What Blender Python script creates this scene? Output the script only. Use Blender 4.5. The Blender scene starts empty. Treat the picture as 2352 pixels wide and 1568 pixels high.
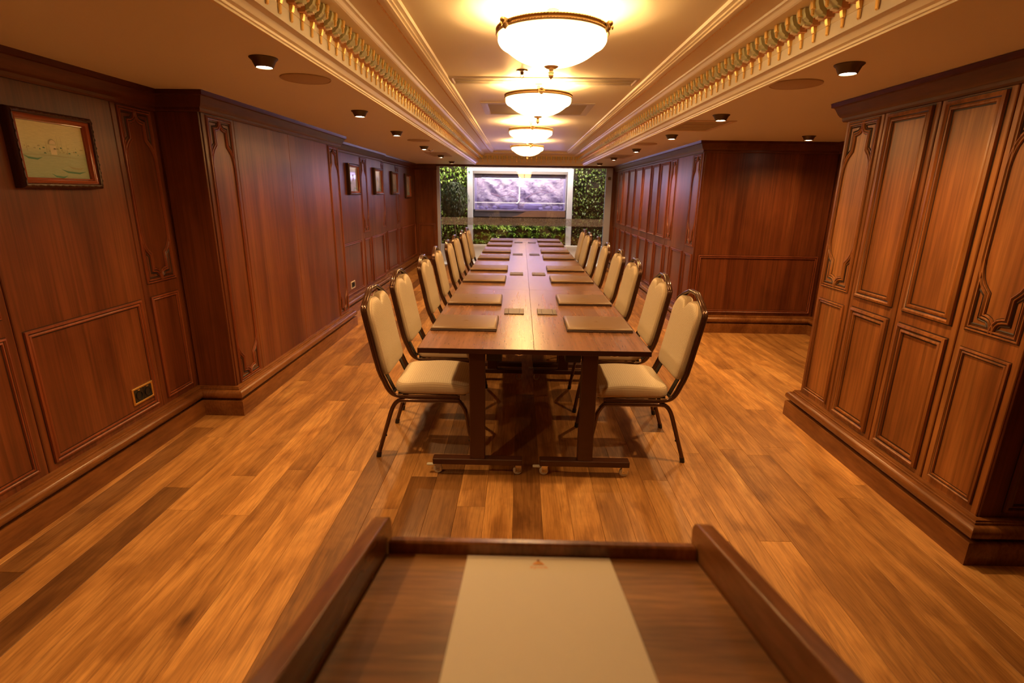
import bpy, bmesh, math, random
from mathutils import Vector, Matrix
random.seed(7)
SC = bpy.context.scene
COL = SC.collection
R = math.radians

# ------------------------------------------------------------------ camera, world, exposure
cam_d = bpy.data.cameras.new('camera'); cam = bpy.data.objects.new('camera', cam_d); COL.objects.link(cam)
cam_d.sensor_fit = 'HORIZONTAL'; cam_d.sensor_width = 36.0; cam_d.lens = 1196.3 / 2352 * 36
cam_d.clip_start = 0.02
_r = Vector((0.9998, 0.0174, 0.0136)).normalized(); _u = Vector((-0.0178, 0.2728, 0.9619)).normalized()
_f = -(_r.cross(_u)).normalized(); _u = (-_f).cross(_r) if False else _u
_b = _r.cross(_u).normalized(); _r = _u.cross(_b).normalized()
M3 = Matrix((( _r.x, _u.x, _b.x, 0), (_r.y, _u.y, _b.y, 0), (_r.z, _u.z, _b.z, 1.5055), (0, 0, 0, 1)))
cam.matrix_world = M3
cam_d.dof.use_dof = True; cam_d.dof.focus_distance = 2.9; cam_d.dof.aperture_fstop = 3.5
SC.camera = cam
W = bpy.data.worlds.new('world'); SC.world = W; W.use_nodes = True
W.node_tree.nodes['Background'].inputs[0].default_value = (0.02, 0.018, 0.02, 1)
W.node_tree.nodes['Background'].inputs[1].default_value = 0.3
SC.view_settings.view_transform = 'Standard'; SC.view_settings.look = 'None'
SC.view_settings.exposure = 0.13; SC.view_settings.gamma = 1.0; SC.view_settings.use_curve_mapping = False
SC.cycles.use_denoising = True
SC.cycles.sample_clamp_indirect = 6.0
SC.cycles.max_bounces = 8
WARM = (1.0, 0.555, 0.19)
VIOLET = (0.54, 0.47, 1.0)
BOWL_E, HALO_W, SPOT_W, BULB_E = 17.0, 11.0, 76.0, 90.0
TANK_W, GARDEN_W, STRIP_E = 7.5, 118.0, 6.5

def light(name, kind, loc, color, energy, parent=None, rot=None, **k):
    d = bpy.data.lights.new(name, kind); d.color = color; d.energy = energy
    for a, b in k.items(): setattr(d, a, b)
    o = bpy.data.objects.new(name, d); COL.objects.link(o); o.location = loc
    if rot: o.rotation_euler = rot
    if parent: o.parent = parent
    return o
# lamps of the glazed garden beyond the window
light('garden_lamp', 'AREA', (0.05, 11.62, 2.55), (1.0, 0.86, 0.74), GARDEN_W, rot=(R(28), 0, 0), shape='RECTANGLE', size=3.6, size_y=0.5)
light('tank_lamp', 'AREA', (-0.02, 12.22, 1.86), VIOLET, TANK_W, rot=(R(28), 0, 0), shape='RECTANGLE', size=1.8, size_y=0.08)
light('tank_lamp', 'AREA', (-0.02, 12.16, 1.84), VIOLET, TANK_W * 1.7, rot=(R(-62), 0, 0), shape='RECTANGLE', size=1.8, size_y=0.12)

# ------------------------------------------------------------------ materials
def newmat(name):
    m = bpy.data.materials.new(name); m.use_nodes = True
    nt = m.node_tree; b = nt.nodes['Principled BSDF']
    return m, nt, b
def L(nt, a, b): nt.links.new(a, b)
def plain(name, col, rough=0.5, metal=0.0, spec=0.5, emit=None, es=0.0, coat=0.0):
    m, nt, b = newmat(name)
    b.inputs['Base Color'].default_value = (*col, 1); b.inputs['Roughness'].default_value = rough
    b.inputs['Metallic'].default_value = metal; b.inputs['Specular IOR Level'].default_value = spec
    b.inputs['Coat Weight'].default_value = coat
    if emit: b.inputs['Emission Color'].default_value = (*emit, 1); b.inputs['Emission Strength'].default_value = es
    return m
def ramp(nt, fac, stops):
    n = nt.nodes.new('ShaderNodeValToRGB'); L(nt, fac, n.inputs[0])
    e = n.color_ramp.elements
    while len(e) < len(stops): e.new(0.5)
    for i, (p, c) in enumerate(stops): e[i].position = p; e[i].color = (*c, 1)
    return n.outputs[0]
def noise(nt, vec, scale, detail=4, rough=0.55, dist=0.0):
    n = nt.nodes.new('ShaderNodeTexNoise'); L(nt, vec, n.inputs['Vector'])
    n.inputs['Scale'].default_value = scale; n.inputs['Detail'].default_value = detail
    n.inputs['Roughness'].default_value = rough; n.inputs['Distortion'].default_value = dist
    return n.outputs['Fac']
def mapping(nt, vec, scale):
    n = nt.nodes.new('ShaderNodeMapping'); L(nt, vec, n.inputs['Vector']); n.inputs['Scale'].default_value = scale
    return n.outputs[0]
def mixc(nt, fac, a, b, mode='MIX'):
    n = nt.nodes.new('ShaderNodeMix'); n.data_type = 'RGBA'; n.blend_type = mode
    for s, v in ((n.inputs[0], fac), (n.inputs[6], a), (n.inputs[7], b)):
        if hasattr(v, 'links'): L(nt, v, s)
        elif isinstance(v, tuple): s.default_value = (*v, 1)
        else: s.default_value = v
    return n.outputs[2]
def bump(nt, b, h, strength=0.2, dist=0.002):
    n = nt.nodes.new('ShaderNodeBump'); L(nt, h, n.inputs['Height'])
    n.inputs['Strength'].default_value = strength; n.inputs['Distance'].default_value = dist
    L(nt, n.outputs[0], b.inputs['Normal'])
def wood(name, dark, mid, light_, sc=(14, 14, 1.1), rough=0.35, perobj=0.0, dist=0.6, coat=0.0, pores=0.35, spec=0.5):
    """streaky timber; sc stretches the grain along the smallest axis"""
    m, nt, b = newmat(name)
    tc = nt.nodes.new('ShaderNodeTexCoord'); v = tc.outputs['Object']
    if perobj:
        oi = nt.nodes.new('ShaderNodeObjectInfo')
        mu = nt.nodes.new('ShaderNodeMath'); mu.operation = 'MULTIPLY'; L(nt, oi.outputs['Random'], mu.inputs[0]); mu.inputs[1].default_value = 37.0
        cb = nt.nodes.new('ShaderNodeCombineXYZ')
        for i in range(3): L(nt, mu.outputs[0], cb.inputs[i])
        ad = nt.nodes.new('ShaderNodeVectorMath'); ad.operation = 'ADD'; L(nt, v, ad.inputs[0]); L(nt, cb.outputs[0], ad.inputs[1]); v = ad.outputs[0]
    big = noise(nt, mapping(nt, v, tuple(s * 0.45 for s in sc)), 1.0, 3, 0.5, dist)
    fine = noise(nt, mapping(nt, v, (sc[0] * 7, sc[1] * 7, sc[2] * 3)), 1.0, 3, 0.6, 0.2)
    c = ramp(nt, big, [(0.30, dark), (0.5, mid), (0.72, light_)])
    f2 = ramp(nt, fine, [(0.35, (1 - pores,) * 3), (0.62, (1.08, 1.08, 1.08))])
    mot = noise(nt, mapping(nt, v, tuple(2.2 + s_ * .35 for s_ in sc)), 1.0, 2, 0.5, 0.4)
    c = mixc(nt, 1.0, c, ramp(nt, mot, [(0.30, (.80, .76, .72)), (0.50, (1, 1, 1)), (0.70, (1.10, 1.12, 1.14))]), 'MULTIPLY')
    c = mixc(nt, 1.0, c, f2, 'MULTIPLY')
    if perobj:
        c2 = ramp(nt, oi.outputs['Random'], [(0.0, (1 - perobj,) * 3), (0.10, (1 - .75 * perobj,) * 3), (0.22, (0.9, 0.9, 0.9)), (0.7, (1.06, 1.05, 1.0)), (1.0, (1 + .5 * perobj, 1 + .48 * perobj, 1 + .3 * perobj))])
        c = mixc(nt, 1.0, c, c2, 'MULTIPLY')
    L(nt, c, b.inputs['Base Color'])
    b.inputs['Roughness'].default_value = rough; b.inputs['Coat Weight'].default_value = coat
    b.inputs['Coat Roughness'].default_value = 0.2; b.inputs['Specular IOR Level'].default_value = spec
    bump(nt, b, fine, 0.15, 0.001)
    return m

M_WALL = wood('wall_wood', (.102, .023, .007), (.168, .045, .014), (.235, .075, .024), (9, 9, .55), 0.36, pores=.32)
M_MOULD = wood('moulding_wood', (.17, .036, .012), (.225, .054, .018), (.28, .075, .026), (9, 9, .8), 0.33, pores=.15)
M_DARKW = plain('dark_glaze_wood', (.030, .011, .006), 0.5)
M_CAB = wood('cabinet_wood', (.17, .050, .012), (.30, .104, .026), (.42, .175, .048), (8, 8, .6), 0.36, pores=.38)
M_BASE = wood('baseboard_wood', (.15, .050, .014), (.21, .078, .022), (.28, .110, .032), (14, 1.0, 14), 0.24, pores=.2)
M_CROWN = wood('crown_wood', (.085, .024, .008), (.115, .034, .012), (.145, .046, .017), (14, 1.0, 14), 0.34, pores=.2)
def floor_mat():
    m, nt, b = newmat('floor_walnut')
    tc = nt.nodes.new('ShaderNodeTexCoord'); v = tc.outputs['Object']
    oi = nt.nodes.new('ShaderNodeObjectInfo')
    mu = nt.nodes.new('ShaderNodeMath'); mu.operation = 'MULTIPLY'; L(nt, oi.outputs['Random'], mu.inputs[0]); mu.inputs[1].default_value = 61.0
    cb = nt.nodes.new('ShaderNodeCombineXYZ')
    for i in range(3): L(nt, mu.outputs[0], cb.inputs[i])
    ad = nt.nodes.new('ShaderNodeVectorMath'); ad.operation = 'ADD'; L(nt, v, ad.inputs[0]); L(nt, cb.outputs[0], ad.inputs[1]); v = ad.outputs[0]
    fig = noise(nt, mapping(nt, v, (7, .9, 4)), 1.0, 3, 0.5, 1.5)
    # contour lines of the figure: cathedral grain
    w = nt.nodes.new('ShaderNodeMath'); w.operation = 'MULTIPLY'; L(nt, fig, w.inputs[0]); w.inputs[1].default_value = 26.0
    s = nt.nodes.new('ShaderNodeMath'); s.operation = 'SINE'; L(nt, w.outputs[0], s.inputs[0])
    rings = ramp(nt, s.outputs[0], [(0.0, (.90, .88, .86)), (0.7, (1.03, 1.03, 1.03))])
    c = ramp(nt, fig, [(0.25, (.30, .135, .040)), (0.45, (.44, .210, .062)), (0.62, (.52, .265, .085)), (0.80, (.64, .37, .13))])
    c = mixc(nt, 0.9, c, rings, 'MULTIPLY')
    fine = noise(nt, mapping(nt, v, (120, 6, 10)), 1.0, 3, 0.6, 0.3)
    c = mixc(nt, 1.0, c, ramp(nt, fine, [(0.3, (.70, .66, .62)), (0.6, (1.08, 1.08, 1.08))]), 'MULTIPLY')
    blot = noise(nt, mapping(nt, v, (5, 3.2, 1)), 1.0, 3, 0.6, 0.8)
    c = mixc(nt, 1.0, c, ramp(nt, blot, [(0.32, (.74, .68, .62)), (0.48, (1, 1, 1)), (0.70, (1.16, 1.2, 1.25))]), 'MULTIPLY')
    kn = nt.nodes.new('ShaderNodeTexVoronoi'); L(nt, mapping(nt, v, (2.6, 1.1, 1)), kn.inputs['Vector']); kn.inputs['Scale'].default_value = 1.0
    c = mixc(nt, 1.0, c, ramp(nt, kn.outputs['Distance'], [(0.02, (.30, .24, .20)), (0.07, (.78, .74, .70)), (0.16, (1, 1, 1))]), 'MULTIPLY')
    c2 = ramp(nt, oi.outputs['Random'], [(0.0, (.38, .33, .30)), (0.07, (.50, .44, .40)), (0.14, (.74, .70, .66)), (0.35, (.88, .86, .84)), (0.6, (1.0, 1.0, 1.0)), (0.85, (1.1, 1.1, 1.08)), (1.0, (1.3, 1.32, 1.3))])
    c = mixc(nt, 1.0, c, c2, 'MULTIPLY')
    L(nt, c, b.inputs['Base Color'])
    rr = ramp(nt, fine, [(0.3, (.46,) * 3), (0.7, (.34,) * 3)])
    L(nt, rr, b.inputs['Roughness']); bump(nt, b, fine, 0.12, 0.001)
    return m
M_FLOOR = floor_mat()
def tabletop_mat():
    m, nt, b = newmat('table_laminate')
    tc = nt.nodes.new('ShaderNodeTexCoord'); v = tc.outputs['Object']
    big = noise(nt, mapping(nt, v, (22, .8, 6)), 1.0, 3, 0.6, 0.1)
    c = ramp(nt, big, [(0.3, (.17, .075, .038)), (0.6, (.26, .120, .062)), (0.8, (.32, .16, .09))])
    sp = noise(nt, mapping(nt, v, (260, 16, 10)), 1.0, 1, 0.5, 0.0)
    c = mixc(nt, 1.0, c, ramp(nt, sp, [(0.26, (.72, .70, .70)), (0.36, (1, 1, 1)), (0.84, (1, 1, 1)), (0.88, (1.6, 1.6, 1.5))]), 'MULTIPLY')
    L(nt, c, b.inputs['Base Color']); b.inputs['Roughness'].default_value = 0.25; b.inputs['Specular IOR Level'].default_value = 0.75
    return m
M_TOP = tabletop_mat()
M_EDGE = plain('table_edge', (.055, .017, .009), 0.35)
M_TLEG = plain('table_leg_metal', (.070, .023, .011), 0.38, 0.0, 0.5)
M_BLACK = plain('black_plastic', (.012, .012, .012), 0.35)
M_CHROME = plain('chrome', (.75, .75, .75), 0.12, 1.0)
M_WHITEPL = plain('white_plastic', (.62, .58, .50), 0.4)
M_TUBE = plain('brown_tube', (.085, .034, .016), 0.16, 0.55, 0.6, coat=0.6)
def fabric_mat():
    m, nt, b = newmat('cream_fabric')
    tc = nt.nodes.new('ShaderNodeTexCoord'); g = nt.nodes.new('ShaderNodeNewGeometry')
    uv = nt.nodes.new('ShaderNodeUVMap'); uv.uv_map = 'UVMap'
    sx = nt.nodes.new('ShaderNodeSeparateXYZ'); L(nt, uv.outputs[0], sx.inputs[0])
    def cell(o, per, off=0.0):
        a = nt.nodes.new('ShaderNodeMath'); a.operation = 'MULTIPLY_ADD'; L(nt, o, a.inputs[0]); a.inputs[1].default_value = 1 / per; a.inputs[2].default_value = off
        f = nt.nodes.new('ShaderNodeMath'); f.operation = 'FRACT'; L(nt, a.outputs[0], f.inputs[0])
        d = nt.nodes.new('ShaderNodeMath'); d.operation = 'SUBTRACT'; L(nt, f.outputs[0], d.inputs[0]); d.inputs[1].default_value = 0.5
        e = nt.nodes.new('ShaderNodeMath'); e.operation = 'ABSOLUTE'; L(nt, d.outputs[0], e.inputs[0]); return e.outputs[0]
    def lt(a, v):
        n = nt.nodes.new('ShaderNodeMath'); n.operation = 'LESS_THAN'; L(nt, a, n.inputs[0]); n.inputs[1].default_value = v; return n.outputs[0]
    def mul(a, b_):
        n = nt.nodes.new('ShaderNodeMath'); n.operation = 'MULTIPLY'; L(nt, a, n.inputs[0]); L(nt, b_, n.inputs[1]); return n.outputs[0]
    dots = mul(lt(cell(sx.outputs[0], .0125), .12), lt(cell(sx.outputs[1], .0085), .17))
    weave = noise(nt, mapping(nt, tc.outputs['Object'], (300, 300, 300)), 1.0, 2, 0.5)
    c = ramp(nt, weave, [(0.3, (.60, .50, .37)), (0.7, (.80, .70, .54))])
    c = mixc(nt, mul(dots, dots), c, (.38, .25, .14))
    # the border cloth round the sides is a coarse brown and cream weave
    wz = mul(lt(cell(sx.outputs[0], .0085), .30), lt(cell(sx.outputs[1], .0085), .30))
    side = mixc(nt, wz, (.48, .36, .24), (.68, .56, .40))
    L(nt, sx.outputs[2], nt.nodes.new('ShaderNodeMath').inputs[0])
    at = nt.nodes.new('ShaderNodeAttribute'); at.attribute_name = 'border'
    c = mixc(nt, at.outputs['Fac'], c, side)
    L(nt, c, b.inputs['Base Color']); b.inputs['Roughness'].default_value = 0.75
    b.inputs['Specular IOR Level'].default_value = 0.3
    b.inputs['Sheen Weight'].default_value = 0.15
    bump(nt, b, weave, 0.3, 0.001)
    return m
M_FABRIC = fabric_mat()
M_LEATHER = plain('tan_leather', (.17, .094, .042), 0.40)
M_LEATHERD = plain('dark_leather_edge', (.055, .025, .017), 0.4)
M_BRASSPL = plain('brass_plate', (.13, .095, .052), 0.45, 0.4)
M_GOLD = plain('gold_leaf', (.95, .66, .22), 0.32, 0.65)
M_PLASTER = plain('ceiling_plaster', (.86, .84, .80), 0.42, 0.0, 0.45)
M_PLASTER2 = plain('tray_plaster', (.86, .78, .60), 0.38, 0.0, 0.5)
M_CORN = plain('cornice_paint', (.90, .84, .70), 0.35)
M_MODR = plain('modillion_orange', (.62, .30, .14), 0.4)
M_MODG = plain('modillion_pale_green', (.62, .66, .42), 0.4)  # brackets are orange at the heel, pale green further in
M_BRONZE = plain('antique_bronze', (.50, .34, .18), 0.38, 0.7)
M_DLR = plain('downlight_bronze', (.10, .075, .05), 0.4, 0.7)
M_BOWL = plain('opal_glass_bowl', (.9, .85, .75), 0.3, emit=(1.0, .60, .22), es=BOWL_E)
M_BULB = plain('downlight_bulb', (1, 1, 1), 0.3, emit=(1.0, .80, .55), es=BULB_E)
M_GRILLE = plain('speaker_grille', (.50, .40, .32), 0.7)
M_VENT = plain('vent_metal', (.62, .56, .52), 0.35)
M_VENTD = plain('vent_inside', (.42, .36, .24), 0.6)
M_PAPER = plain('white_paper', (.90, .85, .74), 0.6)
M_INK = plain('orange_ink', (.95, .40, .10), 0.5)
M_INKY = plain('yellow_ink', (1.0, .62, .15), 0.5)
M_INKB = plain('brown_ink', (.30, .10, .04), 0.5)
M_LECT = wood('lectern_walnut', (.17, .075, .026), (.32, .150, .052), (.50, .26, .10), (1.6, 16, 16), 0.34, pores=.35, dist=.8)
M_RAIL = wood('lectern_rail_walnut', (.15, .056, .018), (.25, .098, .032), (.36, .152, .052), (16, 1.4, 16), 0.26, pores=.25)
M_FRAMED = plain('frame_dark_wood', (.055, .020, .010), 0.3)
M_FRAMER = plain('frame_red_mahogany', (.30, .065, .022), 0.25, coat=0.4)
M_SOCK = plain('socket_brass', (.70, .46, .16), 0.25, 0.9)
M_WHITEFR = plain('white_frame_paint', (.58, .57, .60), 0.4)
M_JAMB = plain('glow_tinted_jamb', (.50, .55, .80), 0.12, 0.0, 0.8)  # blue in the base colour stands in for the garden's lavender glow
M_STONE = plain('garden_stone', (.74, .68, .60), 0.6)
M_SOIL = plain('planter_soil', (.035, .026, .018), 0.9)
def leafmat(name, a, b_, c_):
    m, nt, b = newmat(name)
    tc = nt.nodes.new('ShaderNodeTexCoord')
    n = noise(nt, tc.outputs['Object'], 16, 2, 0.6)
    L(nt, ramp(nt, n, [(0.34, a), (0.52, b_), (0.68, c_)]), b.inputs['Base Color']); b.inputs['Roughness'].default_value = 0.35
    return m
M_LEAF = leafmat('leaf_bright', (.04, .11, .015), (.24, .42, .05), (.70, .85, .25))
M_LEAFD = leafmat('leaf_dark', (.012, .025, .008), (.03, .055, .014), (.07, .10, .03))
M_LEAFO = leafmat('leaf_orange', (.35, .10, .03), (.60, .28, .05), (.30, .30, .06))
M_BARK = plain('bark', (.16, .11, .07), 0.8)
def tankback():
    m, nt, b = newmat('tank_backdrop_print')
    tc = nt.nodes.new('ShaderNodeTexCoord')
    n = noise(nt, mapping(nt, tc.outputs['Object'], (6.5, 1, 12)), 1.0, 9, 0.72, 1.0)
    L(nt, ramp(nt, n, [(0.34, (.14, .10, .20)), (0.44, (.46, .36, .50)), (0.54, (.72, .62, .72)), (0.68, (.92, .86, .84))]), b.inputs['Base Color'])
    b.inputs['Roughness'].default_value = 0.6; bump(nt, b, n, 1.0, 0.05)
    return m
M_TANKB = tankback()
M_ROCK = plain('tank_rock', (.62, .55, .66), 0.7)
M_STRIP = plain('tank_tube_lamp', (1, 1, 1), 0.3, emit=(.80, .78, 1.0), es=STRIP_E)
M_TANKF = plain('tank_dark_frame', (.05, .045, .06), 0.4)
M_PIPE = plain('white_plastic_pipe', (.88, .86, .95), .3)
M_TANKW = plain('tank_side_panel', (.60, .55, .70), 0.4)
M_BOARD = plain('brown_board', (.16, .075, .045), 0.5)
M_GREEN = plain('green_glass', (.02, .30, .14), 0.1)
def glass(name, tint=(1, 1, 1), rough=0.0, frost=False):
    m = bpy.data.materials.new(name); m.use_nodes = True; nt = m.node_tree
    for n in list(nt.nodes):
        if n.type != 'OUTPUT_MATERIAL': nt.nodes.remove(n)
    out = [n for n in nt.nodes][0]
    tr = nt.nodes.new('ShaderNodeBsdfTransparent'); tr.inputs[0].default_value = (*tint, 1)
    gl = nt.nodes.new('ShaderNodeBsdfGlossy'); gl.inputs['Roughness'].default_value = rough
    fr = nt.nodes.new('ShaderNodeFresnel'); fr.inputs[0].default_value = 1.5
    mx = nt.nodes.new('ShaderNodeMixShader')
    ml = nt.nodes.new('ShaderNodeMath'); ml.operation = 'MULTIPLY'; L(nt, fr.outputs[0], ml.inputs[0]); ml.inputs[1].default_value = 1.7
    L(nt, ml.outputs[0], mx.inputs[0]); L(nt, tr.outputs[0], mx.inputs[1]); L(nt, gl.outputs[0], mx.inputs[2])
    res = mx.outputs[0]
    if frost:
        df = nt.nodes.new('ShaderNodeBsdfDiffuse'); df.inputs[0].default_value = (.55, .58, .72, 1)
        tc = nt.nodes.new('ShaderNodeTexCoord'); vo = nt.nodes.new('ShaderNodeTexVoronoi'); L(nt, tc.outputs['Object'], vo.inputs['Vector']); vo.inputs['Scale'].default_value = 55
        rp = ramp(nt, vo.outputs['Distance'], [(0.25, (.75,) * 3), (0.45, (.30,) * 3)])
        m2 = nt.nodes.new('ShaderNodeMixShader'); L(nt, rp, m2.inputs[0]); L(nt, res, m2.inputs[1]); L(nt, df.outputs[0], m2.inputs[2]); res = m2.outputs[0]
    L(nt, res, out.inputs[0]); return m
M_GLASS = glass('window_glass'); M_FROST = glass('frosted_film', frost=True)

# ------------------------------------------------------------------ mesh helpers
class MB:
    def __init__(s): s.v = []; s.f = []; s.m = []
    def add(s, vs, fs, mi=0):
        o = len(s.v); s.v += [tuple(p) for p in vs]
        for f in fs: s.f.append([i + o for i in f]); s.m.append(mi)
        return s
    def box(s, x0, x1, y0, y1, z0, z1, mi=0):
        vs = [(x, y, z) for z in (z0, z1) for y in (y0, y1) for x in (x0, x1)]
        return s.add(vs, [(0, 2, 3, 1), (4, 5, 7, 6), (0, 1, 5, 4), (2, 6, 7, 3), (0, 4, 6, 2), (1, 3, 7, 5)], mi)
    def cbox(s, x0, x1, y0, y1, z0, z1, c, mi=0):
        """box with chamfered edges all round the top and the uprights"""
        def ring(i, z): return [(x0 + i + c, y0 + i, z), (x1 - i - c, y0 + i, z), (x1 - i, y0 + i + c, z), (x1 - i, y1 - i - c, z), (x1 - i - c, y1 - i, z), (x0 + i + c, y1 - i, z), (x0 + i, y1 - i - c, z), (x0 + i, y0 + i + c, z)]
        vs = ring(c * .6, z0) + ring(0, z0 + c * .6) + ring(0, z1 - c) + ring(c, z1)
        fs = [tuple(range(7, -1, -1)), tuple(range(24, 32))]
        for k in range(3):
            for i in range(8): j = (i + 1) % 8; fs.append((k * 8 + i, k * 8 + j, k * 8 + 8 + j, k * 8 + 8 + i))
        return s.add(vs, fs, mi)
    def prism(s, pts, fn, a, b, mi=0):
        """closed outline pts extruded from a to b; fn(p, q, depth) -> xyz"""
        n = len(pts); vs = [fn(p, q, a) for p, q in pts] + [fn(p, q, b) for p, q in pts]
        fs = [tuple(range(n)), tuple(range(2 * n - 1, n - 1, -1))] + [(i, (i + 1) % n, n + (i + 1) % n, n + i) for i in range(n)]
        return s.add(vs, fs, mi)
    def lathe(s, prof, c=(0, 0, 0), n=24, mi=0, axis='z'):
        vs = []
        for r, h in prof:
            for i in range(n):
                a = 2 * math.pi * i / n; p = (r * math.cos(a), r * math.sin(a), h)
                if axis == 'x': p = (p[2], p[0], p[1])
                if axis == 'y': p = (p[0], p[2], p[1])
                vs.append((c[0] + p[0], c[1] + p[1], c[2] + p[2]))
        fs = [(k * n + i, k * n + (i + 1) % n, (k + 1) * n + (i + 1) % n, (k + 1) * n + i) for k in range(len(prof) - 1) for i in range(n)]
        return s.add(vs, fs, mi)
    def tube(s, pts, r, n=8, mi=0, cap=True, flat=1.0):
        P = [Vector(p) for p in pts]; rs = r if isinstance(r, (list, tuple)) else [r] * len(P)
        t0 = (P[1] - P[0]).normalized(); up = Vector((0, 0, 1)) if abs(t0.z) < .9 else Vector((0, 1, 0))
        u = t0.cross(up).normalized(); vs = []
        for i, p in enumerate(P):
            t = (P[min(i + 1, len(P) - 1)] - P[max(i - 1, 0)]).normalized()
            u = (u - t * u.dot(t)).normalized(); w = t.cross(u)
            for k in range(n):
                a = 2 * math.pi * k / n; vs.append(p + u * (math.cos(a) * rs[i]) + w * (math.sin(a) * rs[i] * flat))
        fs = [(i * n + k, i * n + (k + 1) % n, (i + 1) * n + (k + 1) % n, (i + 1) * n + k) for i in range(len(P) - 1) for k in range(n)]
        if cap: fs += [tuple(range(n - 1, -1, -1)), tuple(range((len(P) - 1) * n, len(P) * n))]
        return s.add(vs, fs, mi)
    def sweep(s, path, prof, fn, closed=False, mats=None):
        """profile (offset, height) run along a flat path with mitred corners; fn(a, b, h) -> xyz"""
        n = len(path); m = len(prof); vs = []
        def nrm(p, q):
            dx, dy = q[0] - p[0], q[1] - p[1]; l = math.hypot(dx, dy) or 1; return (-dy / l, dx / l)
        for i, p in enumerate(path):
            n1 = nrm(path[i - 1], p) if (i > 0 or closed) else None
            n2 = nrm(p, path[(i + 1) % n]) if (i < n - 1 or closed) else None
            n1 = n1 or n2; n2 = n2 or n1
            d = 1 + n1[0] * n2[0] + n1[1] * n2[1]; d = max(d, .35)
            mx, my = (n1[0] + n2[0]) / d, (n1[1] + n2[1]) / d
            for o, h in prof: vs.append(fn(p[0] + mx * o, p[1] + my * o, h))
        for i in range(n if closed else n - 1):
            j = (i + 1) % n
            for k in range(m - 1):
                s.add([], []); s.f.append([len(s.v) + i * m + k, len(s.v) + i * m + k + 1, len(s.v) + j * m + k + 1, len(s.v) + j * m + k]); s.m.append(mats[k] if mats else 0)
        s.v += [tuple(v) for v in vs]
        return s
    def mesh(s, name, mats, smooth=30, fix=True):
        me = bpy.data.meshes.new(name); me.from_pydata(s.v, [], s.f)
        for m in (mats if isinstance(mats, (list, tuple)) else [mats]): me.materials.append(m)
        me.polygons.foreach_set('material_index', s.m)
        if fix:
            bm = bmesh.new(); bm.from_mesh(me); bmesh.ops.recalc_face_normals(bm, faces=bm.faces); bm.to_mesh(me); bm.free()
        if smooth:
            me.polygons.foreach_set('use_smooth', [True] * len(me.polygons)); me.set_sharp_from_angle(angle=R(smooth))
        me.update(); return me
    def build(s, name, mats, parent=None, smooth=30, **k):
        o = bpy.data.objects.new(name, s.mesh(name, mats, smooth)); COL.objects.link(o)
        if parent: o.parent = parent
        for a, b in k.items(): o[a] = b
        return o
def inst(name, me, parent=None, loc=(0, 0, 0), rot=None, **k):
    o = bpy.data.objects.new(name, me); COL.objects.link(o); o.location = loc
    if rot: o.rotation_euler = rot
    if parent: o.parent = parent
    for a, b in k.items(): o[a] = b
    return o
def thing(name, label, cat, loc=(0, 0, 0), rotz=0, group=None):
    o = bpy.data.objects.new(name, None); COL.objects.link(o); o.location = loc; o.rotation_euler = (0, 0, rotz)
    o.empty_display_size = .1; o['label'] = label; o['category'] = cat
    if group: o['group'] = group
    return o
def tag(o, label, cat, group=None):
    o['label'] = label; o['category'] = cat
    if group: o['group'] = group
    return o
def copy_tree(src, loc, rotz, label, group=None):
    r = src.copy(); COL.objects.link(r); r.location = loc; r.rotation_euler = (0, 0, rotz); r['label'] = label
    if group: r['group'] = group
    for ch in list(src.children):
        c = ch.copy(); COL.objects.link(c); c.parent = r
        for g in list(ch.children):
            d = g.copy(); COL.objects.link(d); d.parent = c
            if d.type == 'LIGHT': pass
    return r

def smooth_path(P, n=3, closed=False):
    P = [Vector(p) for p in P]; m = len(P); o = []
    for i in range(m - 1):
        p0, p1, p2, p3 = P[max(i - 1, 0)], P[i], P[i + 1], P[min(i + 2, m - 1)]
        for k in range(n):
            t = k / n; o.append(.5 * ((2 * p1) + (p2 - p0) * t + (2 * p0 - 5 * p1 + 4 * p2 - p3) * t * t + (3 * p1 - p0 - 3 * p2 + p3) * t ** 3))
    return [tuple(v) for v in o + [P[-1]]]
ZC, ZT, XC = 2.065, 2.21, 0.143      # outer ceiling, tray ceiling, middle of the tray
YN, YB = -1.6, 11.25

# ------------------------------------------------------------------ floor
fl = MB().box(-2.3, 3.45, YN - .05, YB + 1.6, -.06, -.014).build('floor', plain('subfloor', (.05, .03, .02), .8), kind='structure', smooth=0)
def plank_mesh(x0, x1, y0, y1, mb=None):
    g, c = .0004, .0009
    x0 += g; x1 -= g; y0 += g; y1 -= g
    cx, cy = (x0 + x1) / 2, (y0 + y1) / 2; a, b = (x1 - x0) / 2, (y1 - y0) / 2
    def r(i, z): return [(-a + i, -b + i, z), (a - i, -b + i, z), (a - i, b - i, z), (-a + i, b - i, z)]
    vs = r(0, -.013) + r(0, -c) + r(c, 0)
    fs = [(8, 9, 10, 11)] + [(k * 4 + i, k * 4 + (i + 1) % 4, k * 4 + 4 + (i + 1) % 4, k * 4 + 4 + i) for k in (0, 1) for i in range(4)]
    if mb: mb.add([(x + cx, y + cy, z) for x, y, z in vs], fs); return
    me = bpy.data.meshes.new('plank'); me.from_pydata(vs, [], fs); me.materials.append(M_FLOOR)
    inst('plank', me, fl, (cx, cy, 0))
PW = .141; rest = MB(); npl = 0; x = -2.27
while x < 3.40:
    y = 0.75 + random.random() * .5; ye = YB + .05 if x < 1.95 else 5.95
    rest_y = YN
    plank_mesh(x, x + PW, YN, y, rest)
    while y < ye - .01:
        l = random.uniform(.85, 2.05)
        if ye - y - l < .45: l = ye - y
        if npl < 297 or True: plank_mesh(x, x + PW, y, y + l); npl += 1
        y += l
    x += PW
rest.build('plank_field', M_FLOOR, fl, smooth=0, kind='stuff')
print('planks', npl)

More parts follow.
